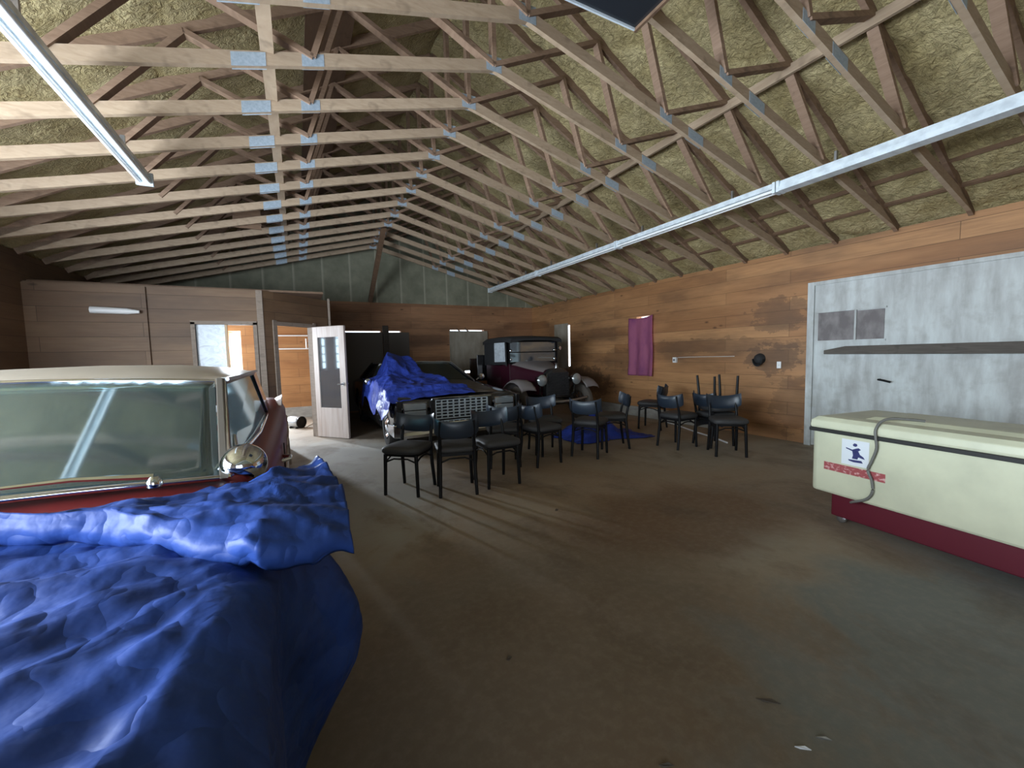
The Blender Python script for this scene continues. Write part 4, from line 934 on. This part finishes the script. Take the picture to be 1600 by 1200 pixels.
# canvas top, with side flaps
def top(y, w_, zc, ze): return [(tx + a * w_, y, z) for a, z in ((-1, ze - .07), (-1.0, ze), (-.9, ze + (zc - ze) * .6), (-.5, zc - .01), (0, zc), (.5, zc - .01), (.9, ze + (zc - ze) * .6), (1, ze), (1, ze - .07), (.95, ze - .05), (.5, zc - .05), (-.5, zc - .05), (-.95, ze - .05))]
q = MB(); q.loft([top(7.22, .60, 1.68, 1.64), top(7.30, .635, 1.72, 1.665), top(7.8, .645, 1.745, 1.675), top(8.4, .64, 1.73, 1.665), top(8.55, .62, 1.69, 1.64)]); q.build('canvas_top', M_CANVAS, tr, smooth=60)
q = MB(); q.box((tx - .62, 8.45, 1.12), (tx + .62, 8.475, 1.66)); q.build('rear_curtain', M_CANVAS, tr)
for s in (-1, 1):
    q = MB(); q.box((tx + s * .60 - .006, 7.44, 1.2), (tx + s * .60 + .006, 7.98, 1.60)); q.build('side_curtain', M_FROST if s < 0 else M_CANVAS, tr, label='pale clear pane of the side curtain' if s < 0 else None)
    q = MB()
    for y in (7.43, 8.0, 8.44): q.beam((tx + s * .605, y, 1.12), (tx + s * .615, y, 1.66), .022, .03, (0, 1, 0))
    q.beam((tx + s * .6, 7.43, 1.18), (tx + s * .61, 8.45, 1.16), .025, .06); q.box((tx + s * .6 - .01, 8.02, 1.15), (tx + s * .6 + .01, 8.44, 1.64)); q.build('top_frame', M_CANVAS, tr)
    # fenders sweeping over the wheels into the running board
    q = MB(); pr = [(6.34, .70), (6.38, .76), (6.48, .83), (6.64, .87), (6.80, .87), (6.96, .82), (7.12, .72), (7.28, .58), (7.45, .46), (7.6, .42), (8.6, .42), (8.78, .48), (8.92, .68), (9.08, .83), (9.25, .87), (9.42, .84), (9.58, .72), (9.64, .56)]
    q.loft([[(tx + s * a, y, z - c) for a, c in ((.56, .012), (.6, 0), (.72, -.012), (.82, .0), (.86, .035))] for y, z in pr], False, False); q.build('fender', M_DUST, tr, smooth=60, solid=.012, label='dusty grey fender')
    hl = (tx + s * .385, 6.44, .865)
    q = MB(); q.lathe([(0, .16), (.05, .15), (.09, .09), (.105, .0), (.112, -.01), (.112, -.025), (.10, -.03), (.0, -.03)], hl, 'y', 28); h = q.build('headlamp', M_BLACKP, tr, smooth=40)
    q = MB(); q.lathe([(.104, -.028), (.09, -.045), (.05, -.058), (0, -.062)], hl, 'y', 28); q.build('lens', M_LENS, h, origin=tr['_o'], smooth=60)
    q = MB(); q.tube([(hl[0], hl[1] + .05, hl[2] - .1), (hl[0], hl[1] + .06, .60), (tx + s * .32, 6.56, .54)], .016, 8); q.build('lamp_bracket', M_BLACKP, tr, smooth=50)
q = MB(); x0, x1, y0, y1 = tx - .78, tx + .78, 8.52, 8.98
q.box((x0, y0, .78), (x1, y1, .83)); q.box((x0, y0, .83), (x0 + .04, y1, 1.28)); q.box((x1 - .04, y0, .83), (x1, y1, 1.28)); q.box((x0, y0, .83), (x1, y0 + .04, 1.36)); q.box((x0, y1 - .04, .83), (x1, y1, 1.28)); q.build('cargo_bed', M_BLACKP, tr, bevel=.005)

# tarp heap on the floor beside the truck
def heap(u, v):
    x, y = 3.62 + 1.36 * u, 4.86 + .72 * v
    e = min(u, 1 - u, v, 1 - v)
    x += .10 * fbm(v * 3, u * 2, 5) ; y += -.22 * (u - .3) + .08 * fbm(u * 3, v * 3, 9)
    z = .012 + min(1, e * 6) * (.33 * math.exp(-((u - .47) / .13) ** 2 - ((v - .55) / .3) ** 2) + .10 * math.exp(-((u - .25) / .25) ** 2) + .035 * max(0, ridge(x * 3, y * 4, 2)) + .04 * max(0, ridge(x * 6 + y * 3, y * 5, 4)))
    return (x, y, z)
q = MB(); q.grid(heap, 70, 50); tag(q.build('blue_tarp', M_TARP2, smooth=180, solid=.004), 'small blue tarp heaped on the floor behind the cafe chairs', 'tarp')

# ------------------------------------------------------------------ cream chest cooler on its maroon base
ca = math.radians(-7.8)
ck = thing('chest_cooler', 'cream chest cooler on a maroon wheeled base with a cord over its front', 'cooler', (3.55, 1.765, 0), ca)
LN, DP = 1.42, .74                                          # local: y runs from 0 (far end) to -LN, x from 0 (front) to DP
def csec(y, z0, z1, r=.0): return [(0, y, z0), (0, y, z1), (DP, y, z1), (DP, y, z0)]
q = MB(); q.loft([[(0 + b_, -.0 - a, z) for a, b_ in ((.0, .03), (.03, 0), (LN - .03, 0), (LN, .03))] + [(DP - b_, -LN + a, z) for a, b_ in ((.0, .03), (.03, 0), (LN - .03, 0), (LN, .03))] for z in (.25, .725)]); q.build('tub', M_FRIDGE, ck, bevel=.02)
MB().box((-.012, -LN + .012 - .02, .715), (DP + .01, .008, .742)).build('gasket', M_GASKET, ck, bevel=.004)
q = MB(); q.loft([[(a, 0.0 - e * 0, z) for a, z in ()] for e in ()] if 0 else [[(.0 + i, 0 - i, z), (.0 + i, -LN + i, z), (DP - i, -LN + i, z), (DP - i, -i, z)] for i, z in ((.0, .742), (-.004, .76), (0, .80), (.03, .828), (.10, .835))]); q.build('lid', M_FRIDGE, ck, bevel=.006)
q = MB(); q.loft([[(.02 + i, -.2 - i, z), (.02 + i, -LN + .02 + i, z), (DP - .05 - i, -LN + .02 + i, z), (DP - .05 - i, -.2 - i, z)] for i, z in ((.1, .834), (.14, .853), (.18, .856))]); q.build('lid_panel', M_FRIDGE, ck, bevel=.004)
bs = MB().box((.10, -LN + .12, .055), (DP - .1, -.10, .252)).build('base', M_MAROON, ck, bevel=.01)
for x in (.15, DP - .15):
    for y in (-.15, -LN + .18):
        q = MB(); q.lathe([(.03, -.012), (.034, -.008), (.034, .008), (.03, .012)], (x, y, .034), 'x', 16); q.box((x - .018, y - .012, .03), (x - .014, y + .012, .07)); q.box((x + .014, y - .012, .03), (x + .018, y + .012, .07)); q.build('caster', M_STEEL, ck, smooth=50)
e = -.0015
MB().box((e, -.40, .505), (-.0002, -.225, .69)).build('sticker', M_WHITE, ck, label='white sticker with a small navy rider emblem')
q = MB()
def blob(pts): 
    n = len(pts); q.add([(e - .001, y, z) for y, z in pts] + [(e - .0002, y, z) for y, z in pts], [tuple(range(n))] + [(i, (i + 1) % n, (i + 1) % n + n, i + n) for i in range(n)])
def mv(pts, oy=-.315, oz=.60): return [(oy - a, oz + b_) for a, b_ in pts]
blob(mv([(-.018, .055), (-.008, .068), (.008, .066), (.012, .053), (.002, .044), (-.012, .046)]))
blob(mv([(-.062, .030), (-.02, .020), (.0, .03), (.02, .038), (.035, .028), (.02, .016), (.004, .0), (-.01, .006), (-.03, .012), (-.06, .022)]))
blob(mv([(-.02, .012), (.02, .012), (.03, -.008), (.05, -.02), (.062, -.036), (.045, -.034), (.02, -.028), (.015, -.045), (-.02, -.045), (-.014, -.02)]))
blob(mv([(-.045, -.055), (.04, -.05), (.05, -.066), (-.01, -.07), (-.04, -.064)]))
q.build('emblem', M_NAVY, ck, label='navy rider figure emblem')
MB().box((e, -.50, .432), (-.0002, -.105, .492)).build('red_strip', M_REDINK, ck, label='faded red lettering strip')
q = MB(); q.tube(smooth_path([(.16, -.62, .862), (.07, -.50, .868), (.02, -.455, .846), (-.012, -.44, .79), (-.018, -.445, .735), (-.014, -.45, .66), (-.014, -.425, .57), (-.016, -.405, .50), (-.014, -.43, .43), (-.014, -.435, .35), (-.016, -.40, .29), (-.02, -.32, .245), (.03, -.28, .22)], 8), .009, 8)
q.build('power_cord', M_CORD, ck, smooth=60)

# ------------------------------------------------------------------ litter on the floor
for (x, y, l, w_, a, m, lb) in ((1.545, .89, .085, .016, -.8, M_DKWOOD, 'dark wood splinter on the concrete, longest of the floor scraps'), (1.556, .705, .05, .008, -.75, M_STEEL, 'small pale sliver on the concrete right of the dark splinter'),
                               (1.456, .72, .05, .009, -.75, M_WHITE, 'small whitish sliver on the concrete nearest the camera'), (1.93, 2.94, .05, .03, .4, M_DKWOOD, 'dark flake lying on the floor in front of the chair row'),
                               (1.005, .90, .05, .012, -.5, M_DKWOOD, 'dark scrap on the floor between the near tarp and the pale slivers'), (.77, 1.58, .03, .02, .2, M_DKWOOD, 'tiny dark flake on the open floor beside the near tarp')):
    q = MB(); q.add([(-l / 2, 0, 0), (-l * .2, -w_ / 2, 0), (l / 2, -w_ * .1, 0), (l * .15, w_ / 2, 0), (-l / 2, 0, .003), (-l * .2, -w_ / 2, .006), (l / 2, -w_ * .1, .002), (l * .15, w_ / 2, .007)],
                    [(0, 3, 2, 1), (4, 5, 6, 7), (0, 1, 5, 4), (1, 2, 6, 5), (2, 3, 7, 6), (3, 0, 4, 7)])
    o = q.build('floor_scrap', m); o.location = (x, y, 0); o.rotation_euler = (0, 0, a); tag(o, lb, 'scrap', 'scraps lying on the concrete floor')
for o in bpy.data.objects:
    if '_o' in o: del o['_o']
